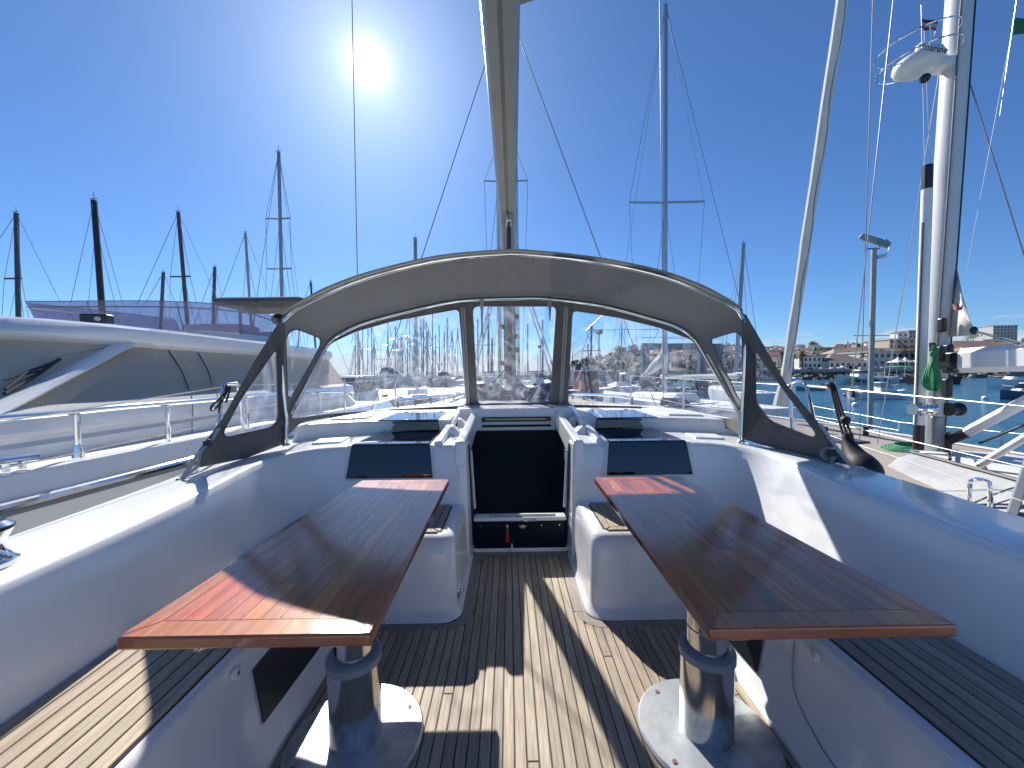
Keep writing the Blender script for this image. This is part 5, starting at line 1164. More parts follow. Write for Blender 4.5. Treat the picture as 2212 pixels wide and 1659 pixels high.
# buildings one can pick out, picture column range, depth, height
named = [
 (1650, 1690, 150, 6, 1, 0, 'gable', 3, 2, 'cream gabled house at the left end of the shore row', 'house'),
 (1716, 1770, 124, 6.2, 0, 2, 'flat', 6, 2, 'white flat roofed waterfront building with a row of tall windows', 'building'),
 (1772, 1850, 122, 3.6, 0, 1, 'hip', 7, 1, 'long low white waterfront house with brown hipped roof', 'building'),
 (1790, 1838, 140, 7.2, 1, 1, 'hip', 3, 2, 'grey brown hipped house behind the long low white one', 'house'),
 (1838, 1880, 138, 8.6, 0, 1, 'gable', 4, 3, 'tall white gabled house above the shore road', 'house'),
 (1850, 1990, 128, 7.4, 3, 2, 'flat', 12, 2, 'long grey civic building with many pillared bays behind the trees', 'building'),
 (1905, 1995, 190, 11, 4, 2, 'flat', 7, 3, 'large buff block high on the slope behind the pine', 'building'),
 (1990, 2040, 126, 6.6, 0, 2, 'hip', 4, 1, 'pale house with hipped roof beside the oval cypress', 'building'),
 (2010, 2066, 150, 8.6, 2, 0, 'gable', 5, 2, 'reddish roofed building left of the thick white mast', 'building'),
 (1952, 2030, 300, 15, 3, 2, 'flat', 10, 3, 'grey hotel block on the ridge under the crane', 'building'),
 (1936, 1958, 292, 11, 0, 2, 'flat', 2, 2, 'small bright white block beside the grey hotel', 'building'),
 (2064, 2150, 170, 8.0, 1, 0, 'gable', 8, 2, 'long building with red tiled roof right of the white mast', 'building'),
 (2060, 2130, 140, 6.2, 3, 1, 'hip', 8, 2, 'grey brown roofed row behind the white boom', 'building'),
 (2136, 2184, 300, 22, 3, 2, 'flat', 7, 6, 'tall grey apartment block alone on the skyline to starboard', 'building'),
 (2150, 2212, 190, 6.0, 4, 1, 'gable', 5, 1, 'low brown roofed houses row above the boom end', 'building'),
 (1328, 1352, 330, 8, 4, 2, 'flat', 4, 1, 'square fort like building on the headland beyond the bow', 'building'),
 (1346, 1392, 260, 4.5, 0, 2, 'flat', 5, 1, 'long low white shed below the headland fort', 'building'),
]
for x0, x1, d, h, wi, ri, kd, nx, nz, lb, ct in named:
    xc = (x0 + x1) / 2; w = (x1 - x0) / F * d
    h *= .62; house(at_col(xc, d), d, ground(xc, d) - .1, w, min(w * .8, 12), h, WALLS[wi], ROOFS[ri], kd, rnd.uniform(-.12, .12), lb, nx, nz, None, ct)
MARKS = [(1420, 'left of the travel lift'), (1480, 'behind the travel lift'), (1560, 'right of the travel lift'), (1620, 'behind the hood corner'), (1670, 'left of the furled headsail'), (1715, 'above the furled headsail foot'), (1750, 'above the white windowed waterfront building'), (1785, 'above the low white waterfront house'), (1825, 'above the brown boundary wall'), (1859, 'beside the tall pine'), (1890, 'behind the floodlight post'), (1930, 'above the civic building'), (1975, 'above the oval cypress'), (2015, 'above the broad palm'), (2060, 'behind the thick white mast'), (2110, 'above the boom near the mast'), (2165, 'below the tall skyline block'), (2215, 'at the right picture edge')]
seen = {}
hl = []
for i in range(285):
    x = rnd.uniform(1650, 2220) if i < 235 else rnd.uniform(1400, 1640); d = rnd.choice((rnd.uniform(134, 180), rnd.uniform(150, 230), rnd.uniform(170, 300)))
    wi = rnd.choice((0, 0, 0, 0, 1, 1, 2, 3)); ri = rnd.choice((0, 0, 1, 1, 2)); w = rnd.uniform(2.8, 6.2)
    hl.append((x, d, wi, ri, w, rnd.uniform(1.9, 3.6), rnd.random(), rnd.uniform(-.4, .4), rnd.choice((2, 3)), rnd.choice((1, 2))))
hl.sort(); cnt = {}
def hlabel(x, d, wi, ri, w):
    mk_ = min(MARKS, key=lambda m: abs(m[0] - x))[1]; alt = 'low' if d < 160 else 'halfway up' if d < 215 else 'high'
    return '%s %s house, %s roof, %s on the slope %s' % ('wide' if w > 4.5 else 'narrow', ('white', 'cream', 'pink', 'grey')[wi], ('red', 'brown', 'flat')[ri], alt, mk_)
for r_ in hl: cnt[hlabel(*r_[:5])] = cnt.get(hlabel(*r_[:5]), 0) + 1
now = {}
for x, d, wi, ri, w, h, rk_, rz, n1, n2 in hl:
    mk_ = min(MARKS, key=lambda m: abs(m[0] - x))[1]; alt = 'low' if d < 160 else 'halfway up' if d < 215 else 'high'
    base = hlabel(x, d, wi, ri, w); now[base] = now.get(base, 0) + 1
    if cnt[base] > 1: base = '%s from left: %s' % (('first', 'second', 'third', 'fourth', 'fifth')[now[base] - 1], base.replace(' on the slope', ''))
    house(at_col(x, d), d, ground(x, d) - .2, w, rnd.uniform(3.2, 5), h, WALLS[wi], ROOFS[ri], ('hip', 'gable')[rk_ < .5] if ri < 2 else 'flat', rz, base, n1, n2, 'houses on the hillside of the town')
# brown retaining wall in the shore row
tag(MB().box(at_col(1798, 119), at_col(1868, 119), 118.6, 119.2, .8, 3.4).build('boundary_wall', mat('brown_brick_wall', (.17, .11, .09), .9, col2=(.13, .085, .07), nscale=2)), 'dark brown boundary wall behind the parked cars on the shore', 'wall')
# trees
M_TRUNK = mat('bark', (.12, .085, .06), .9); M_PALM = mat('palm_leaf', (.055, .075, .03), .7, rand=.2); M_CYP = mat('cypress_leaf', (.025, .045, .022), .8, col2=(.04, .06, .03), nscale=1)
def palm(X, Y, z0, h, lb):
    t = thing('palm_tree', lb, 'palm tree', (X, Y, z0), 'palms along the shore road')
    MB().tube([(X, Y, z0 - .3), (X + .1, Y, z0 + h * .5), (X + .05, Y, z0 + h)], [.32, .25, .22], 8).build('trunk', M_TRUNK, t)
    c = MB()
    for k in range(34):
        a = rnd.uniform(0, 6.28); e = rnd.uniform(-.5, 1.2); L_ = rnd.uniform(1.6, 2.5); prev = V((X, Y, z0 + h)); dr = V((math.cos(a) * math.cos(e), math.sin(a) * math.cos(e), math.sin(e))); sd = V((-math.sin(a), math.cos(a), 0)) * .22; rr = []
        for s_ in range(5): rr.append((prev + sd * (1 - s_ / 5), prev - sd * (1 - s_ / 5))); dr = (dr + V((0, 0, -.32))).normalized(); prev = prev + dr * L_ / 4
        c.grid([list(p) for p in rr])
    c.build('crown', M_PALM, t, smooth=0)
for x, d, h, lb in ((1692, 121, 5.5, 'palm tree nearest the furled headsail on the far shore'), (1716, 120, 5.0, 'palm tree before the white windowed waterfront building'), (1736, 120, 5.4, 'palm tree beside the long low white waterfront house'), (1772, 122, 4.4, 'short palm tree right of its taller neighbour by the low white house'), (2030, 121, 5.8, 'broad palm tree just left of the thick white mast'), (1868, 123, 4.6, 'palm tree before the grey civic building'), (2128, 122, 4.2, 'palm tree half hidden below the white boom')):
    palm(at_col(x, d), d, .85, h, lb)
def conifer(nm, lb, X, Y, z0, h, r, tiers):
    t = thing(nm, lb, 'tree', (X, Y, z0)); MB().tube([(X, Y, z0 - .3), (X, Y, z0 + h)], [.35, .06], 8).build('trunk', M_TRUNK, t)
    c = MB()
    for k in range(tiers):
        f = k / tiers; zz = z0 + h * (.18 + .8 * f); rr = r * (1 - f * .88)
        for b in range(9):
            a = rnd.uniform(0, 6.28); u = V((math.cos(a), math.sin(a), .08)); s_ = V((-math.sin(a), math.cos(a), 0))
            for q_ in range(7):
                p = V((X, Y, zz)) + u * rr * (q_ + 1) / 7 + V((0, 0, -.1 * q_ * .6)); w = .34 * (1.1 - q_ / 9)
                c.add([p - s_ * w * 1.3 + V((0, 0, rnd.uniform(-.15, .15))), p + u * w, p + s_ * w * 1.3 + V((0, 0, rnd.uniform(-.15, .15))), p - u * w], [(0, 1, 2, 3)])
    c.build('crown', M_CYP, t, smooth=0)
conifer('norfolk_pine', 'tall tiered pine rising over the town roofs', at_col(1859, 150), 150, 2.0, 9.5, 2.5, 14)
conifer('norfolk_pine', 'small dark pine on the skyline left of the tall one', at_col(1836, 330), 330, 17, 8, 2.6, 9)
def oval(lb, X, Y, z0, h, r):
    t = thing('cypress_tree', lb, 'tree', (X, Y, z0)); MB().tube([(X, Y, z0 - .3), (X, Y, z0 + h * .4)], .25, 8).build('trunk', M_TRUNK, t)
    c = MB()
    for _ in range(900):
        a = rnd.uniform(0, 6.28); k = rnd.uniform(-1, 1); rr = r * math.sqrt(1 - k * k) * rnd.uniform(.82, 1.03); p = V((X + rr * math.cos(a), Y + rr * math.sin(a), z0 + h * .55 + h * .47 * k))
        u = V((rnd.uniform(-1, 1), rnd.uniform(-1, 1), 1.2)).normalized(); w = u.orthogonal().normalized(); s_ = .32; c.add([p - u * s_, p + w * s_ * .6, p + u * s_, p - w * s_ * .6], [(0, 1, 2, 3)])
    c.build('crown', M_CYP, t, smooth=0)
oval('clipped oval dark cypress on the shore road', at_col(1973, 121), 121, .9, 7.0, 2.0)
oval('slim dark cypress behind the grey lamp post', at_col(1952, 123), 123, .9, 8.2, 1.1)
for k, (x, d, r, lb) in enumerate(((1762, 300, 3.5, 'round dark tree on the ridge left of the furled headsail'), (1800, 128, 2.6, 'bushy tree before the brown boundary wall'), (1880, 126, 3.0, 'leafy street tree left of the civic building'), (1912, 125, 3.2, 'leafy street tree before the middle of the civic building'), (1938, 126, 3.0, 'leafy street tree right of the civic building middle'), (2110, 300, 5, 'round tree on the skyline right of the white mast'), (2205, 150, 4, 'dark tree at the picture edge above the boom'), (1372, 225, 4, 'round umbrella pine below the headland'), (1340, 235, 3.6, 'second umbrella pine below the headland, left of the rounder one'))):
    X = at_col(x, d); z0 = ground(x, d) if d > 130 else .85
    t = thing('broadleaf_tree', lb, 'tree', (X, d, z0)); MB().tube([(X, d, z0 - .4), (X, d, z0 + r)], [.3, .18], 8).build('trunk', M_TRUNK, t)
    c = MB()
    for _ in range(7): leafball(c, (X + rnd.uniform(-.6, .6) * r, d + rnd.uniform(-.5, .5) * r, z0 + r * rnd.uniform(1.0, 1.7)), r * .62, 60, .42)
    c.build('crown', M_SCRUB, t, smooth=0)
# parked cars
CARC = [mat('car_white', (.75, .75, .75), .25), mat('car_silver', (.5, .52, .54), .25, .4), mat('car_dark', (.05, .055, .065), .25), mat('car_red', (.4, .04, .04), .3)]
CN = ['white', 'silver', 'dark', 'red']
cc = {}
def car(X, Y, z0, ci, van=False):
    cc[(ci, van)] = cc.get((ci, van), 0) + 1
    c = thing('parked_car', ('%s %s %s from the left parked along the far shore road' % ((lambda o: o)(('first second third fourth fifth sixth seventh eighth ninth tenth').split()[cc[(ci, van)] - 1]), CN[ci], 'van' if van else 'car')), 'van' if van else 'car', (X, Y, z0), '%s %ss on the shore road' % (CN[ci], 'van' if van else 'car'))
    L_ = 2.3 if not van else 2.8; h = .85 if not van else 1.3
    pr = [(-.5, .25), (.5, .25), (.5, .62), (.34, .72), (.2, 1.0), (-.28, 1.0), (-.46, .7), (-.5, .62)] if not van else [(-.5, .2), (.5, .2), (.5, .5), (.38, .95), (.3, 1.0), (-.5, 1.0)]
    MB().prism([(X + a * L_, Y - .5, z0 + b * h) for a, b in pr], (0, 1.0, 0)).build('body', CARC[ci], c, smooth=0, bevel=.04, seg=2)
    MB().box(X - .25 * L_, X + .19 * L_, Y - .515, Y + .515, z0 + .68 * h, z0 + .92 * h).build('window', M_WIN, c, smooth=0)
    for wx in (-.31, .31): MB().lathe([(0, -.52), (.18, -.52), (.18, .52), (0, .52)], (X + wx * L_, Y, z0 + .18), 12, Matrix.Rotation(R_(90), 3, 'X')).build('wheel', M_BLACK, c)
for x, ci, vn in ((1700, 0, 0), (1737, 0, 0), (1753, 2, 0), (1767, 1, 0), (1781, 0, 0), (1806, 0, 0), (1820, 0, 0), (1833, 0, 1), (1846, 3, 1), (1868, 1, 0), (1888, 2, 0), (1899, 0, 0), (1915, 1, 0), (1929, 0, 0), (1944, 2, 0), (1972, 0, 0), (2066, 0, 0), (2080, 1, 0), (2100, 2, 0), (2120, 2, 0)):
    car(at_col(x, 113), 113, .80, ci, vn)
# pagoda tents
M_TENT = mat('white_tent', (.8, .79, .75), .8)
for x, lb in ((1946, 'leftmost white pagoda tent on the promenade'), (1962, 'white pagoda tent beside the oval cypress'), (1995, 'broad white pagoda tent left of the thick mast'), (2052, 'white pagoda tent touching the mast edge'), (2156, 'white peaked pagoda tent under the boom, left one'), (2188, 'white peaked pagoda tent under the boom, right one')):
    X = at_col(x, 109.5); t = thing('pagoda_tent', lb, 'tent', (X, 109.5, .9)); s_ = 1.7
    r = MB(); pk = [(1.0, 2.0), (.96, 2.15), (.5, 2.55), (.18, 3.0), (.02, 3.5)]
    r.grid([[(X + a * s_ * k, 109.5 + b * s_ * k, .9 + z) for a, b in ((-1, -1), (1, -1), (1, 1), (-1, 1))] for k, z in pk], True); r.build('roof', M_TENT, t, smooth=0)
    for a in (-1, 1):
        for b in (-1, 1): MB().tube([(X + a * s_, 109.5 + b * s_, .85), (X + a * s_, 109.5 + b * s_, 2.95)], .06, 6).build('pole', M_ALU, t)
# tower crane
t = thing('tower_crane', 'thin tower crane standing over the ridge', 'crane', (at_col(1946, 320), 320, 20)); X = at_col(1946, 320); M_CR = mat('crane_paint', (.5, .38, .3), .6)
zc = CAM.z + (hz(1946) - 724) / F * 320
MB().tube([(X, 320, 15), (X, 320, zc + 2)], .5, 4).build('tower', M_CR, t); MB().tube([(X - 38, 320, zc), (X + 10, 320, zc)], .4, 4).build('jib', M_CR, t); MB().box(X + 7, X + 10.5, 319, 321, zc - 1.6, zc + 1.2).build('counterweight', mat('crane_red', (.45, .06, .08), .6), t)
# lamp posts
def lamp(lb, x0, y0, x1, y1, d, r, head):
    a, b = PY(x0, y0, d), PY(x1, y1, d); t = thing('lamp_post', lb, 'lamp post', b)
    MB().tube([b + (b - a) * .3, a], r, 10).build('post', mat('galvanised_post', (.42, .40, .36), .5, .3), t); s_ = head
    if head > .3:
        c = a + V((.02, 0, s_ * .40)); hd = MB().obb(c, (.30, .10, -.05), (-.10, .20, .15), (.03, -.05, .07)).build('lamp_head', mat('lamp_housing', (.36, .36, .33), .5), t, bevel=.03)
        MB().obb(c + V((-.028, .05, -.075)) , (.24, .08, -.04), (-.08, .16, .12), (.003, -.005, .007)).build('lens', mat('lamp_lens', (.5, .5, .45), .2), hd)
        MB().tube([a + V((-s_ * .4, 0, s_ * .2)), a + V((-s_ * .4, 0, -.02)), a + V((s_ * .3, 0, -.02)), a + V((s_ * .3, 0, s_ * .15))], .025, 6).build('bracket', M_COLLAR, hd)
        MB().tube(cr([c + V((s_ * .55, 0, .05)), c + V((s_ * .85, 0, -.1)), c + V((s_ * .6, 0, -.45)), a + V((0, 0, -.35))], 14), .012, 6).build('cable', M_BLACKP, hd)
        MB().obb(a + V((.2, -.02, -s_ * .45)), (.14, 0, .03), (0, .07, 0), (-.015, 0, .06)).build('camera', M_GELR, t, bevel=.02)
    else:
        MB().box(a.x - .5, a.x + .5, a.y - .2, a.y + .2, a.z, a.z + .7).build('lamp_head', M_COLLAR, t)
lamp('tall floodlight post with camera standing beyond the starboard rail', 1888, 536, 1878, 960, 12.5, .075, .60)
lamp('thin double lamp post seen through the right windscreen pane', 1294, 722, 1293, 835, 55, .11, .2)
lamp('distant lamp post seen through the middle windscreen pane', 1167, 752, 1167, 800, 90, .12, .25)

# ---------------- boats
M_HULLW = mat('boat_white', (.74, .75, .75), .3, rand=.06); M_HULLB = mat('boat_blue', (.03, .06, .14), .3); M_HULLR = mat('boat_red', (.30, .045, .035), .5); M_HULLG = mat('boat_grey', (.22, .24, .27), .5)
M_DMAST = mat('dark_mast', (.09, .085, .095), .5); M_SMAST = mat('silver_mast', (.40, .40, .41), .35, .4)
def place(nm, lb, cat, X, Y, rz, group=None, z=WZ):
    t = thing(nm, lb, cat, (X, Y, z), group); rm = Matrix.Rotation(rz, 3, 'Z'); return t, (lambda x, y, zz: V((X, Y, z)) + rm @ V((x, y, zz)))
def hull_part(t, T, L_, B, fb, m, name='hull', sheer=.25, flat=False):
    st = [(-.5, .82, 0), (-.3, .96, -.02), (0, 1, 0), (.25, .82, .05), (.4, .45, .14), (.5, .03, .25)]
    rows = []
    for a, k, s_ in st:
        hb = B / 2 * k; zt = fb + sheer * s_ * 4
        rows.append([T(a * L_, -hb, zt), T(a * L_, -hb * .95, fb * .4), T(a * L_, -hb * .7, -.3), T(a * L_, hb * .7, -.3), T(a * L_, hb * .95, fb * .4), T(a * L_, hb, zt)])
    b = MB().grid(rows); b.f.append((0, 1, 2, 3, 4, 5)); n = len(b.v)
    dk_ = [(r[0] + V((0, 0, -.03)), r[5] + V((0, 0, -.03))) for r in rows]
    h = b.build(name, m, t, smooth=50); MB().grid([list(p) for p in dk_]).build('deck', M_GELR, t, smooth=0); return h
def sailboat(lb, top, low, d, wpx, spr=(), sl=2.0, m=None, L_=11.0, hullm=None, rz=None, group=None, furl=False, stays=True, simple=False):
    a, b = PY(*top, d), PY(*low, d); r = wpx / 2 / F * d; m = m or M_SMAST
    k = (WZ + 1.2 - a.z) / (b.z - a.z); foot = a + (b - a) * k
    rz = rnd.uniform(-.5, .5) + math.pi / 2 if rz is None else rz
    t, T = place('moored_sailboat', lb, 'sailboat', foot.x, foot.y, rz, group)
    hull_part(t, T, L_, L_ * .3, 1.1, hullm or M_HULLW)
    if not simple: MB().hexa([T(-.15 * L_, -.9, 1.1), T(.22 * L_, -.7, 1.1), T(.22 * L_, .7, 1.1), T(-.15 * L_, .9, 1.1)], [T(-.13 * L_, -.75, 1.55), T(.17 * L_, -.5, 1.45), T(.17 * L_, .5, 1.45), T(-.13 * L_, .75, 1.55)]).build('coachroof', M_GELR, t, bevel=.08)
    mh = MB().tube([foot, a], [r, r * .85], 8).build('mast', m, t)
    MB().tube([a, a + V((0, 0, .4))], r * .12, 4).build('aerial', M_WIRED, mh)
    if not simple:
        MB().tube([a + V((-.22, 0, .08)), a + V((.2, 0, .1))], r * .12, 4).build('wind_vane', M_WIRED, mh)
        MB().tube([T(.02 * L_, 0, 2.5), T(-.38 * L_, 0, 2.6)], .14, 8).build('boom', M_SAILC, t)
    wr = max(.006, .0011 * d * .55)
    fore, aft = T(.48 * L_, 0, 1.3), T(-.48 * L_, 0, 1.2)
    if stays:
        MB().tube([a, fore], wr if not furl else .06, 5).build('forestay', M_SAILC if furl else M_WIRE, t); MB().tube([a, aft], wr, 5).build('backstay', M_WIRE, t)
    rm = Matrix.Rotation(rz, 3, 'Z')
    for s_ in (-1, 1):
        prev = a
        for y in spr:
            f = (y - top[1]) / (low[1] - top[1]); c = a + (b - a) * f; e = c + V((s_ * sl, -.25, -.06)); MB().tube([c, e], r * .45, 5).build('spreader', m, t)
            MB().tube([prev, e], wr, 5).build('shroud', M_WIRE, t); prev = e
            MB().tube([c, foot + V((s_ * 1.5, -.3, -.05))], wr, 5).build('shroud', M_WIRE, t)
        if stays: MB().tube([prev.lerp(foot, .12) if not spr else prev, foot + V((s_ * 1.6, 0, 0))], wr, 5).build('shroud', M_WIRE, t)
    return t
PAR = math.pi / 2
sailboat('sailboat whose dark mast with low spreaders stands at the left picture edge', (35, 460), (40, 690), 26, 9, (601,), .55, M_DMAST, furl=False)
sailboat('sailboat with a thick black leaning mast over the motor yacht flybridge', (203, 433), (219, 650), 20, 12, (), 2, mat('black_mast', (.03, .028, .03), .5), hullm=M_HULLB)
sailboat('sailboat with dark mast and one spreader pair above the flybridge screen', (385, 458), (401, 650), 24, 8, (597,), .6, M_DMAST)
sailboat('sailboat with a short stub of mast left of the spreader mast', (353, 588), (350, 648), 40, 7, (), 2, M_DMAST)
sailboat('sailboat with a short dark mast just left of the flybridge bimini', (464, 577), (462, 648), 40, 7, (), 2, M_DMAST)
sailboat('sailboat with a bare leaning mast behind the flybridge bimini', (530, 503), (540, 660), 32, 6, (), 2, M_SMAST)
sailboat('sailboat with the tall double spreader mast left of the spray hood', (602, 328), (609, 640), 26, 8, (472, 580), .8, M_SMAST, L_=13)
sailboat('sailboat whose mast tip barely shows above the hood corner', (671, 608), (673, 635), 40, 5, (), 2, M_DMAST)
sailboat('sailboat with plain mast standing right of the sun wire above the hood', (897, 515), (899, 790), 34, 9, (), 2, M_SMAST)
sailboat('sailboat whose spreaders show on both sides of our boom', (1093, 262), (1094, 780), 40, 7, (390,), 2.2, M_SMAST, L_=14)
sailboat('tall silver masted sailboat with wide spreaders right of our boom', (1438, 12), (1436, 800), 24, 11, (432,), 2.3, mat('bright_mast', (.55, .55, .56), .25, .6), L_=14)
sailboat('sailboat with a bare grey mast beyond the right hood corner', (1606, 527), (1590, 800), 34, 9, (), 2, M_SMAST)
# furled headsail with its lowered foot, on the tall boat
o = MB().tube(cr([PY(1438, 660, 22), PY(1436, 740, 22), PY(1432, 772, 22), PY(1415, 790, 22), PY(1398, 806, 22), PY(1386, 812, 22)], 20), [.12] * 9 + [.16, .2, .26, .3, .32, .32, .3, .26, .2, .12, .04], 8).build('lowered_headsail', M_SAILC); tag(o, 'cream lowered headsail bunched below the tall silver mast', 'sail')
ORD = 'first second third fourth fifth sixth seventh eighth ninth tenth eleventh twelfth thirteenth fourteenth fifteenth sixteenth seventeenth eighteenth nineteenth twentieth twenty-first twenty-second twenty-third twenty-fourth twenty-fifth twenty-sixth twenty-seventh twenty-eighth'.split()
far = [(825, 350), (853, 350), (905, 320), (965, 300), (1005, 295), (1180, 240), (1265, 290), (1335, 375), (1395, 380), (1420, 190), (1545, 200), (1570, 205), (1600, 240), (1617, 340), (1668, 140), (1740, 285), (1795, 360), (1828, 195), (1943, 300), (880, 460), (1030, 420), (1320, 420), (1460, 400), (1500, 330), (1700, 380), (1880, 330), (1290, 380)]
for kf, (cx, cy) in enumerate(sorted(far)):
    vx, vy = (1100 + cx * .3617) * .5486, (1180 + cy * .3617) * .5486; d = rnd.uniform(70, 115)
    sailboat('distant sailboat, %s thin mast from the left in the port windscreen pane' % ORD[kf], (vx, vy), (vx + rnd.uniform(-1, 1), 795), d, rnd.uniform(2, 3.4), (vy + (795 - vy) * rnd.uniform(.3, .6),) if rnd.random() < .5 else (), 1.4, rnd.choice((M_DMAST, M_SMAST, M_SMAST, M_SMAST)), rnd.uniform(8, 12), rnd.choice((M_HULLW, M_HULLW, M_HULLB)), group='distant sailboats through the port pane', stays=rnd.random() < .5, simple=True)
for kf, (vx, vy) in enumerate(((1022, 700), (1032, 690), (1043, 700), (1055, 676), (1063, 730), (1140, 700), (1172, 690))):
    sailboat('distant sailboat, %s thin mast from the left in the middle windscreen pane' % ORD[kf], (vx, vy), (vx, 795), rnd.uniform(60, 100), rnd.uniform(3, 5), (745,) if vx in (1022, 1055) else (), 1.6, rnd.choice((M_DMAST, M_SMAST)), 9, None, group='distant sailboats through the middle pane', stays=False, simple=True)
sailboat('sailboat with bare mast and crosstrees left in the right windscreen pane', (1278, 703), (1276, 800), 60, 4.5, (757,), 1.4, M_DMAST, 10)
sailboat('sailboat showing a spreader pair high in the right windscreen pane', (1344, 640), (1342, 800), 48, 3, (712,), 4.5, M_SMAST, 11)

def motorboat(lb, X, Y, L_, hullm, rz, fly=False, z=WZ, cab=M_HULLW, nm='motorboat', glass=None, sheer=.25, group=None):
    t, T = place(nm, lb, 'motorboat', X, Y, rz, group, z); B = L_ * .33; fb = L_ * .12
    hull_part(t, T, L_, B, fb, hullm, sheer=sheer)
    MB().tube([T(-.5 * L_, -B * .415, fb), T(0, -B * .5, fb), T(.25 * L_, -B * .41, fb + .05), T(.5 * L_, 0, fb + .25)], .035, 6).build('gunwale', M_COLLAR, t); MB().tube([T(-.5 * L_, B * .415, fb), T(0, B * .5, fb), T(.25 * L_, B * .41, fb + .05), T(.5 * L_, 0, fb + .25)], .035, 6).build('gunwale', M_COLLAR, t)
    h = L_ * .16
    MB().hexa([T(-.12 * L_, -B * .32, fb - .05), T(.27 * L_, -B * .2, fb - .05), T(.27 * L_, B * .2, fb - .05), T(-.12 * L_, B * .32, fb - .05)], [T(-.1 * L_, -B * .28, fb + h * .45), T(.19 * L_, -B * .2, fb + h * .4), T(.19 * L_, B * .2, fb + h * .4), T(-.1 * L_, B * .28, fb + h * .45)]).build('cabin', cab, t, bevel=.06)
    MB().hexa([T(-.1 * L_, -B * .27, fb + h * .45), T(.185 * L_, -B * .19, fb + h * .4), T(.185 * L_, B * .19, fb + h * .4), T(-.1 * L_, B * .27, fb + h * .45)], [T(-.08 * L_, -B * .24, fb + h * .92), T(.07 * L_, -B * .2, fb + h * .92), T(.07 * L_, B * .2, fb + h * .92), T(-.08 * L_, B * .24, fb + h * .92)]).build('windscreen', glass or M_GLASSD, t, bevel=.03)
    MB().hexa([T(-.12 * L_, -B * .27, fb + h * .92), T(.08 * L_, -B * .22, fb + h * .92), T(.08 * L_, B * .22, fb + h * .92), T(-.12 * L_, B * .27, fb + h * .92)], [T(-.11 * L_, -B * .25, fb + h), T(.06 * L_, -B * .2, fb + h), T(.06 * L_, B * .2, fb + h), T(-.11 * L_, B * .25, fb + h)]).build('roof', cab, t, bevel=.04)
    MB().obb(T(-.53 * L_, 0, fb * .8), (.13, .1, 0), (-.1, .13, 0), (0, 0, .4)).build('outboard', M_BLACKP, t, bevel=.06)
    MB().tube([T(.12 * L_, -B * .3, fb + .5), T(.36 * L_, -B * .2, fb + .62), T(.49 * L_, 0, fb + .75), T(.36 * L_, B * .2, fb + .62), T(.12 * L_, B * .3, fb + .5)], .02, 6).build('rail', M_CHROME, t)
    for q_ in ((.36, -.2), (.36, .2), (.49, 0)): MB().tube([T(q_[0] * L_, q_[1] * B, fb), T(q_[0] * L_, q_[1] * B, fb + .64)], .015, 5).build('rail_post', M_CHROME, t)
    if fly:
        for s_ in (-1, 1): MB().tube([T(-.1 * L_, s_ * B * .2, fb + h), T(-.08 * L_, s_ * B * .2, fb + h + 1.1), T(.02 * L_, s_ * B * .2, fb + h + 1.1), T(.06 * L_, s_ * B * .2, fb + h)], .05, 6).build('arch', M_ALU, t)
        MB().box(*(lambda p: (p.x - .9, p.x + .9, p.y - .9, p.y + .9, p.z, p.z + .1))(T(-.03 * L_, 0, fb + h + 1.1))).build('arch_top', M_GELR, t)
    return t
p = PZ(1902, 861, WZ); mb_ = motorboat('white cabin motorboat moored on the blue water with a pale windscreen', p.x, p.y, 5.6, M_HULLW, .1, glass=mat('pale_green_glass', (.25, .32, .30), .1))
p = PZ(2185, 839, WZ); motorboat('white boat with blue bow stripes and whale emblem at the right edge', p.x + 1.5, p.y, 8.5, M_HULLW, math.pi - .1, sheer=.55)
p = PZ(2205, 862, WZ); motorboat('dark sided boat with white top nearest the right picture edge', p.x + .6, p.y, 5.2, M_HULLB, math.pi + .05)
# painted excursion boat
p = PZ(1868, 830, WZ); t, T = place('excursion_boat', 'long excursion boat with blue and yellow painted hull off the shore', 'boat', p.x, p.y, math.pi + .03)
hull_part(t, T, 10.5, 3.0, 1.3, mat('painted_hull', (.62, .66, .66), .5), sheer=.55)
for s_ in (1, -1):
    for k, (a0, a1, c_) in enumerate(((.42, .32, (.55, .4, .08)), (.30, .12, (.02, .07, .2)), (.02, -.1, (.02, .07, .2)), (-.18, -.28, (.03, .1, .22)))):
        MB().prism([T(a0 * 10.5, s_ * 1.46 * (1 if a0 < .2 else .9 - (a0 - .2) * 1.6), .5), T(a1 * 10.5, s_ * 1.48, .25), T((a1 - .02) * 10.5, s_ * 1.5, .8), T((a0 - .03) * 10.5, s_ * 1.49 * (1 if a0 < .2 else .92 - (a0 - .2) * 1.4), 1.05)], T(0, s_ * .03, 0) - T(0, 0, 0)).build('painted_patch', mat('hull_paint_%d' % k, c_, .5), t)
MB().hexa([T(-.5, -1.1, 1.2), T(2.2, -.9, 1.2), T(2.2, .9, 1.2), T(-.5, 1.1, 1.2)], [T(-.4, -1, 2.6), T(1.6, -.8, 2.6), T(1.6, .8, 2.6), T(-.4, 1, 2.6)]).build('wheelhouse', M_HULLW, t, bevel=.08)
MB().hexa([T(-.35, -1.07, 1.95), T(1.95, -.88, 1.95), T(1.95, .88, 1.95), T(-.35, 1.07, 1.95)], [T(-.3, -1.05, 2.45), T(1.75, -.86, 2.45), T(1.75, .86, 2.45), T(-.3, 1.05, 2.45)]).build('windows', M_WIN, t)
for k in range(9): MB().tube([T(-.7 - k * .5, -1.35, 1.2), T(-.7 - k * .5, -1.35, 2.1)], .03, 5).build('rail_post', M_WHITE, t)
MB().tube([T(-.6, -1.35, 2.1), T(-4.9, -1.3, 2.1)], .03, 5).build('rail', M_WHITE, t)
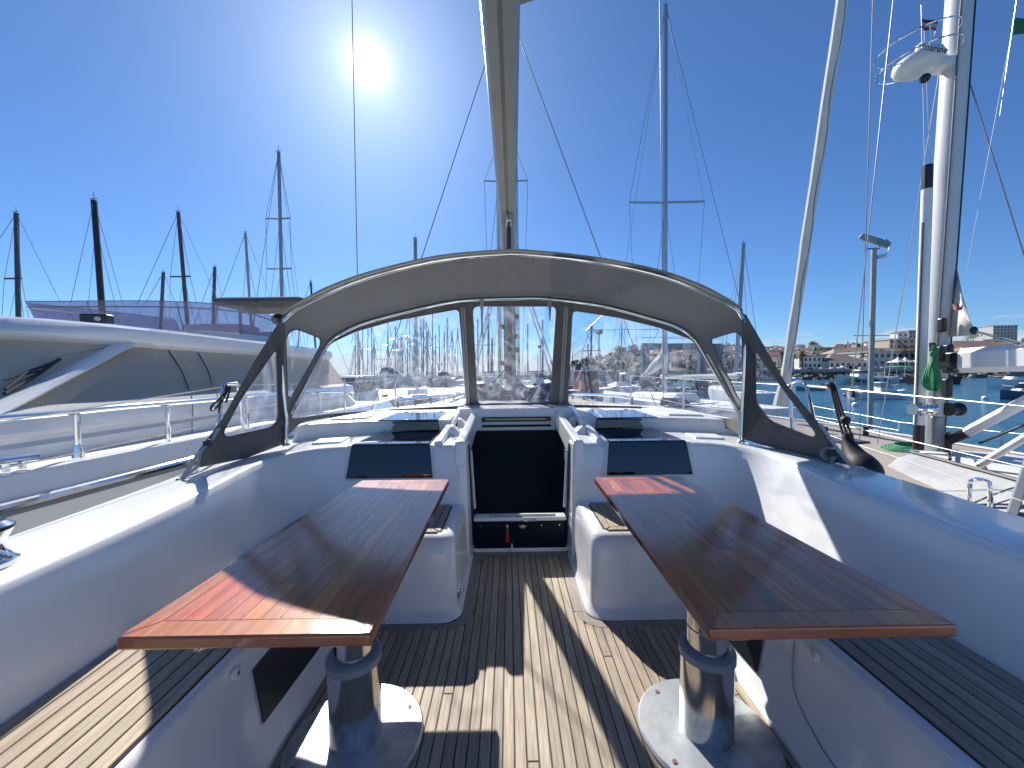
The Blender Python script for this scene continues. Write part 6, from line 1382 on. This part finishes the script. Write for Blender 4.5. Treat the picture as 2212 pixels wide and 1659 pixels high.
p = PZ(1945, 826, WZ); t, T = place('canopy_boat', 'passenger boat under a bright green canopy', 'boat', p.x, p.y, 0); hull_part(t, T, 8.5, 2.8, .8, M_HULLG); 
rows = [[T(x, y, 2.9 + .25 * (1 - (y / 1.3) ** 2)) for y in (-1.3, -.7, 0, .7, 1.3)] for x in (-2.2, 0, 2.2)]; MB().grid(rows).build('canopy', mat('green_canopy', (.04, .34, .10), .7), t, solid=.08)
for x in (-2, 2):
    for y in (-1.2, 1.2): MB().tube([T(x, y, .7), T(x, y, 2.95)], .04, 5).build('pole', M_WHITE, t)
for k in range(8): MB().tube([T(-3.5 + k, -1.25, .75), T(-3.5 + k, -1.25, 1.5)], .05, 5).build('rail_post', M_WHITE, t)
p = PZ(2012, 829, WZ); t, T = place('work_barge', 'black work barge with a small white cabin beside the mast', 'barge', p.x, p.y, 0)
MB().hexa([T(-3.2, -1.5, -.4), T(3.2, -1.5, -.4), T(3.2, 1.5, -.4), T(-3.2, 1.5, -.4)], [T(-3.6, -1.6, 1.3), T(3.6, -1.6, 1.3), T(3.6, 1.6, 1.3), T(-3.6, 1.6, 1.3)]).build('hull', M_BLACK, t)
cb = MB().hexa([T(-1, -1.1, 1.3), T(1.6, -1.1, 1.3), T(1.6, 1.1, 1.3), T(-1, 1.1, 1.3)], [T(-1, -1.1, 2.9), T(1.6, -1.1, 2.9), T(1.6, 1.1, 2.9), T(-1, 1.1, 2.9)]).build('cabin', M_HULLW, t); MB().hexa([T(.2, -1.13, 1.9), T(.8, -1.13, 1.9), T(.8, -1.1, 1.9), T(.2, -1.1, 1.9)], [T(.2, -1.13, 2.5), T(.8, -1.13, 2.5), T(.8, -1.1, 2.5), T(.2, -1.1, 2.5)]).build('window', M_WIN, cb)
# dinghy
p = PZ(1748, 843, WZ); t, T = place('skiff', 'low dark skiff with an outboard moored on the open water', 'skiff', p.x, p.y, math.pi); hull_part(t, T, 3.6, 1.3, .42, M_HULLG, sheer=.2); MB().obb(T(-1.75, 0, .6), (.1, .05, 0), (-.05, .1, 0), (0, 0, .3)).build('outboard', M_BLACKP, t, bevel=.04)
for vx, vy, lb in ((1718, 822, 'small white boat near the far rocks by the headsail foot'), (1826, 818, 'white tender lying against the embankment rocks'), (1726, 814, 'pale launch moored before the rocks left of the excursion boat')):
    p = PZ(vx, vy, WZ); motorboat(lb, p.x, p.y, 4.2, M_HULLW, rnd.uniform(-.3, .3))
for vx, vy, m, lb in ((1827, 855, M_RED, 'red round mooring buoy left of the cabin motorboat'), (1848, 877, M_WHITE, 'white mooring buoy nearest us'), (1792, 826, M_RED, 'small red buoy before the excursion boat'), (1807, 868, M_WHITE, 'tiny white buoy left of the red one'), (2022, 864, M_RED, 'dark red buoy beside the mast'), (2128, 862, M_WHITE, 'white buoy right of the mast')):
    p = PZ(vx, vy, WZ); b = thing('mooring_buoy', lb, 'buoy', p); MB().ell(p + V((0, 0, .08)), .24, .24, .22).build('float', m, b); MB().tube([p + V((0, 0, .28)), p + V((0, 0, .42))], .03, 6).build('ring', M_BLACKP, b)

# ---------------- boatyard and fairway ahead
motorboat('white flybridge motorboat standing ashore in the boatyard, largest in the port pane', at_col(838, 56), 56, 9.5, M_HULLW, .15, True, z=-.4)
motorboat('grey motorboat ashore with dark windows at the right of the port pane', at_col(958, 58), 58, 7, M_HULLG, 1.2, True, z=-.4)
motorboat('grey hulled workboat lying close ahead of our bow', at_col(905, 24), 24, 5.6, M_HULLG, .25, False, cab=M_HULLG)
motorboat('white runabout ashore between the two motorboats', at_col(900, 62), 62, 6, M_HULLW, .5, False, z=-.5)
motorboat('second white motor yacht behind the port neighbour, showing through the small side window', -9.2, 23, 10, M_HULLW, -PAR, False, nm='motor_yacht_behind')
def fishing(lb, X, Y, L_, hm, cm, rz):
    t, T = place('fishing_boat', lb, 'fishing boat', X, Y, rz); B = L_ * .3; hull_part(t, T, L_, B, 1.1, hm, sheer=.4)
    c = MB().hexa([T(-.1 * L_, -B * .3, 1.0), T(.16 * L_, -B * .28, 1.0), T(.16 * L_, B * .28, 1.0), T(-.1 * L_, B * .3, 1.0)], [T(-.1 * L_, -B * .28, 2.9), T(.13 * L_, -B * .25, 2.9), T(.13 * L_, B * .25, 2.9), T(-.1 * L_, B * .28, 2.9)]).build('wheelhouse', cm, t, bevel=.05)
    for k in range(3): MB().obb(T((-.06 + k * .08) * L_, -B * .3, 2.3), T(.025 * L_, 0, 0) - T(0, 0, 0), T(0, .05, 0) - T(0, 0, 0), (0, 0, .3)).build('window', M_WIN, c)
    MB().hexa([T(-.14 * L_, -B * .33, 2.9), T(.17 * L_, -B * .3, 2.9), T(.17 * L_, B * .3, 2.9), T(-.14 * L_, B * .33, 2.9)], [T(-.14 * L_, -B * .33, 3.02), T(.17 * L_, -B * .3, 3.02), T(.17 * L_, B * .3, 3.02), T(-.14 * L_, B * .33, 3.02)]).build('roof', M_HULLW if cm is not M_HULLW else M_HULLR, t)
    MB().tube([T(.05 * L_, 0, 3), T(.05 * L_, 0, 5.6)], .06, 6).build('mast', M_DMAST, t); MB().tube([T(-.3 * L_, 0, 1), T(-.3 * L_, 0, 3.8)], .06, 6).build('mast', M_DMAST, t); MB().tube([T(-.3 * L_, 0, 3.6), T(.04 * L_, 0, 5.4)], .02, 5).build('stay', M_WIRE, t)
    MB().tube([T(-.45 * L_, -B * .4, 1.15), T(-.45 * L_, -B * .4, 2), T(-.14 * L_, -B * .42, 2.1)], .03, 5).build('rail', M_WHITE, t)
    return t
fishing('red wheelhouse fishing boat seen left in the right windscreen pane', at_col(1262, 38), 38, 8, M_HULLB, M_HULLR, .3)
fishing('white wheelhouse fishing boat behind the red one', at_col(1236, 52), 52, 9, M_HULLR, M_HULLW, 1.3)
fishing('red hulled fishing boat seen through the middle pane', at_col(1055, 62), 62, 8, M_HULLR, M_HULLW, .1)
fishing('small blue fishing boat right of the red one in the middle pane', at_col(1158, 58), 58, 7, M_HULLB, M_HULLW, .6)
fishing('dark fishing boat under the travel lift', at_col(1350, 62), 62, 8, M_HULLB, M_HULLG, -.2)
motorboat('dark tender between the legs of the travel lift', at_col(1440, 46), 46, 5.5, M_HULLB, .4)
motorboat('white covered launch close beyond our starboard bow', at_col(1345, 17), 17, 5.2, M_HULLW, .15, cab=M_SAILC, glass=M_SAILC)
motorboat('white launch with its bow towards us right of the covered one', at_col(1455, 20), 20, 5.5, M_HULLW, -1.2)
# travel lift
tl = thing('travel_lift', 'blue steel travel lift gantry standing over the water', 'travel lift', (at_col(1455, 50), 50, -1.2)); M_TL = mat('lift_blue', (.03, .10, .16), .5, col2=(.045, .12, .17), nscale=1)
for x, d in ((1393, 48), (1437, 56), (1517, 48), (1552, 56)):
    a = PY(x, 752, d); MB().box(a.x - .45, a.x + .45, d - .4, d + .4, -.7, a.z).build('leg', M_TL, tl, bevel=.04)
    for k in (-.7, .7): MB().lathe([(0, -.25), (.5, -.25), (.5, .25), (0, .25)], (a.x + k, d, -.7), 14, Matrix.Rotation(R_(90), 3, 'X')).build('wheel', M_BLACK, tl)
for d, x0, x1 in ((48, 1386, 1530), (56, 1430, 1558)):
    a, b = PY(x0, 748, d), PY(x1, 745, d); MB().box(a.x, b.x, d - .4, d + .4, a.z - .5, a.z + .3).build('beam', M_TL, tl, bevel=.04); MB().tube([(a.x, d, a.z + 1.1), (b.x, d, a.z + 1.1)], .04, 5).build('rail', M_WHITE, tl)
a = PY(1393, 748, 48); b = PY(1437, 748, 56); MB().hexa([a + V((-.4, 0, -.5)), a + V((.4, 0, -.5)), b + V((.4, 0, -.5)), b + V((-.4, 0, -.5))], [a + V((-.4, 0, .4)), a + V((.4, 0, .4)), b + V((.4, 0, .4)), b + V((-.4, 0, .4))]).build('beam', M_TL, tl)
struct(MB().box(at_col(1380, 50), at_col(1570, 50), 46, 47.2, -2.2, -1.15).build('lift_pier', M_CONC, smooth=0)); struct(MB().box(at_col(1430, 57), at_col(1570, 57), 55, 57, -2.2, -1.15).build('lift_pier', M_CONC, smooth=0))
# breakwater with its railing beyond the bow
bw = thing('breakwater', 'long low breakwater with white railing beyond the bow', 'breakwater', (5, 95, -1.5)); MB().hexa([(-60, 93, -2), (30, 93, -2), (30, 98, -2), (-60, 98, -2)], [(-60, 94, .5), (30, 94, .5), (30, 97, .5), (-60, 97, .5)]).build('wall', M_CONC, bw)
MB().tube([(-20, 94, 1.5), (28, 94, 1.5)], .05, 5).build('handrail', M_WHITE, bw)
for k in range(49): MB().tube([(-20 + k, 94, .4), (-20 + k, 94, 1.5)], .04, 4).build('post', M_WHITE, bw)
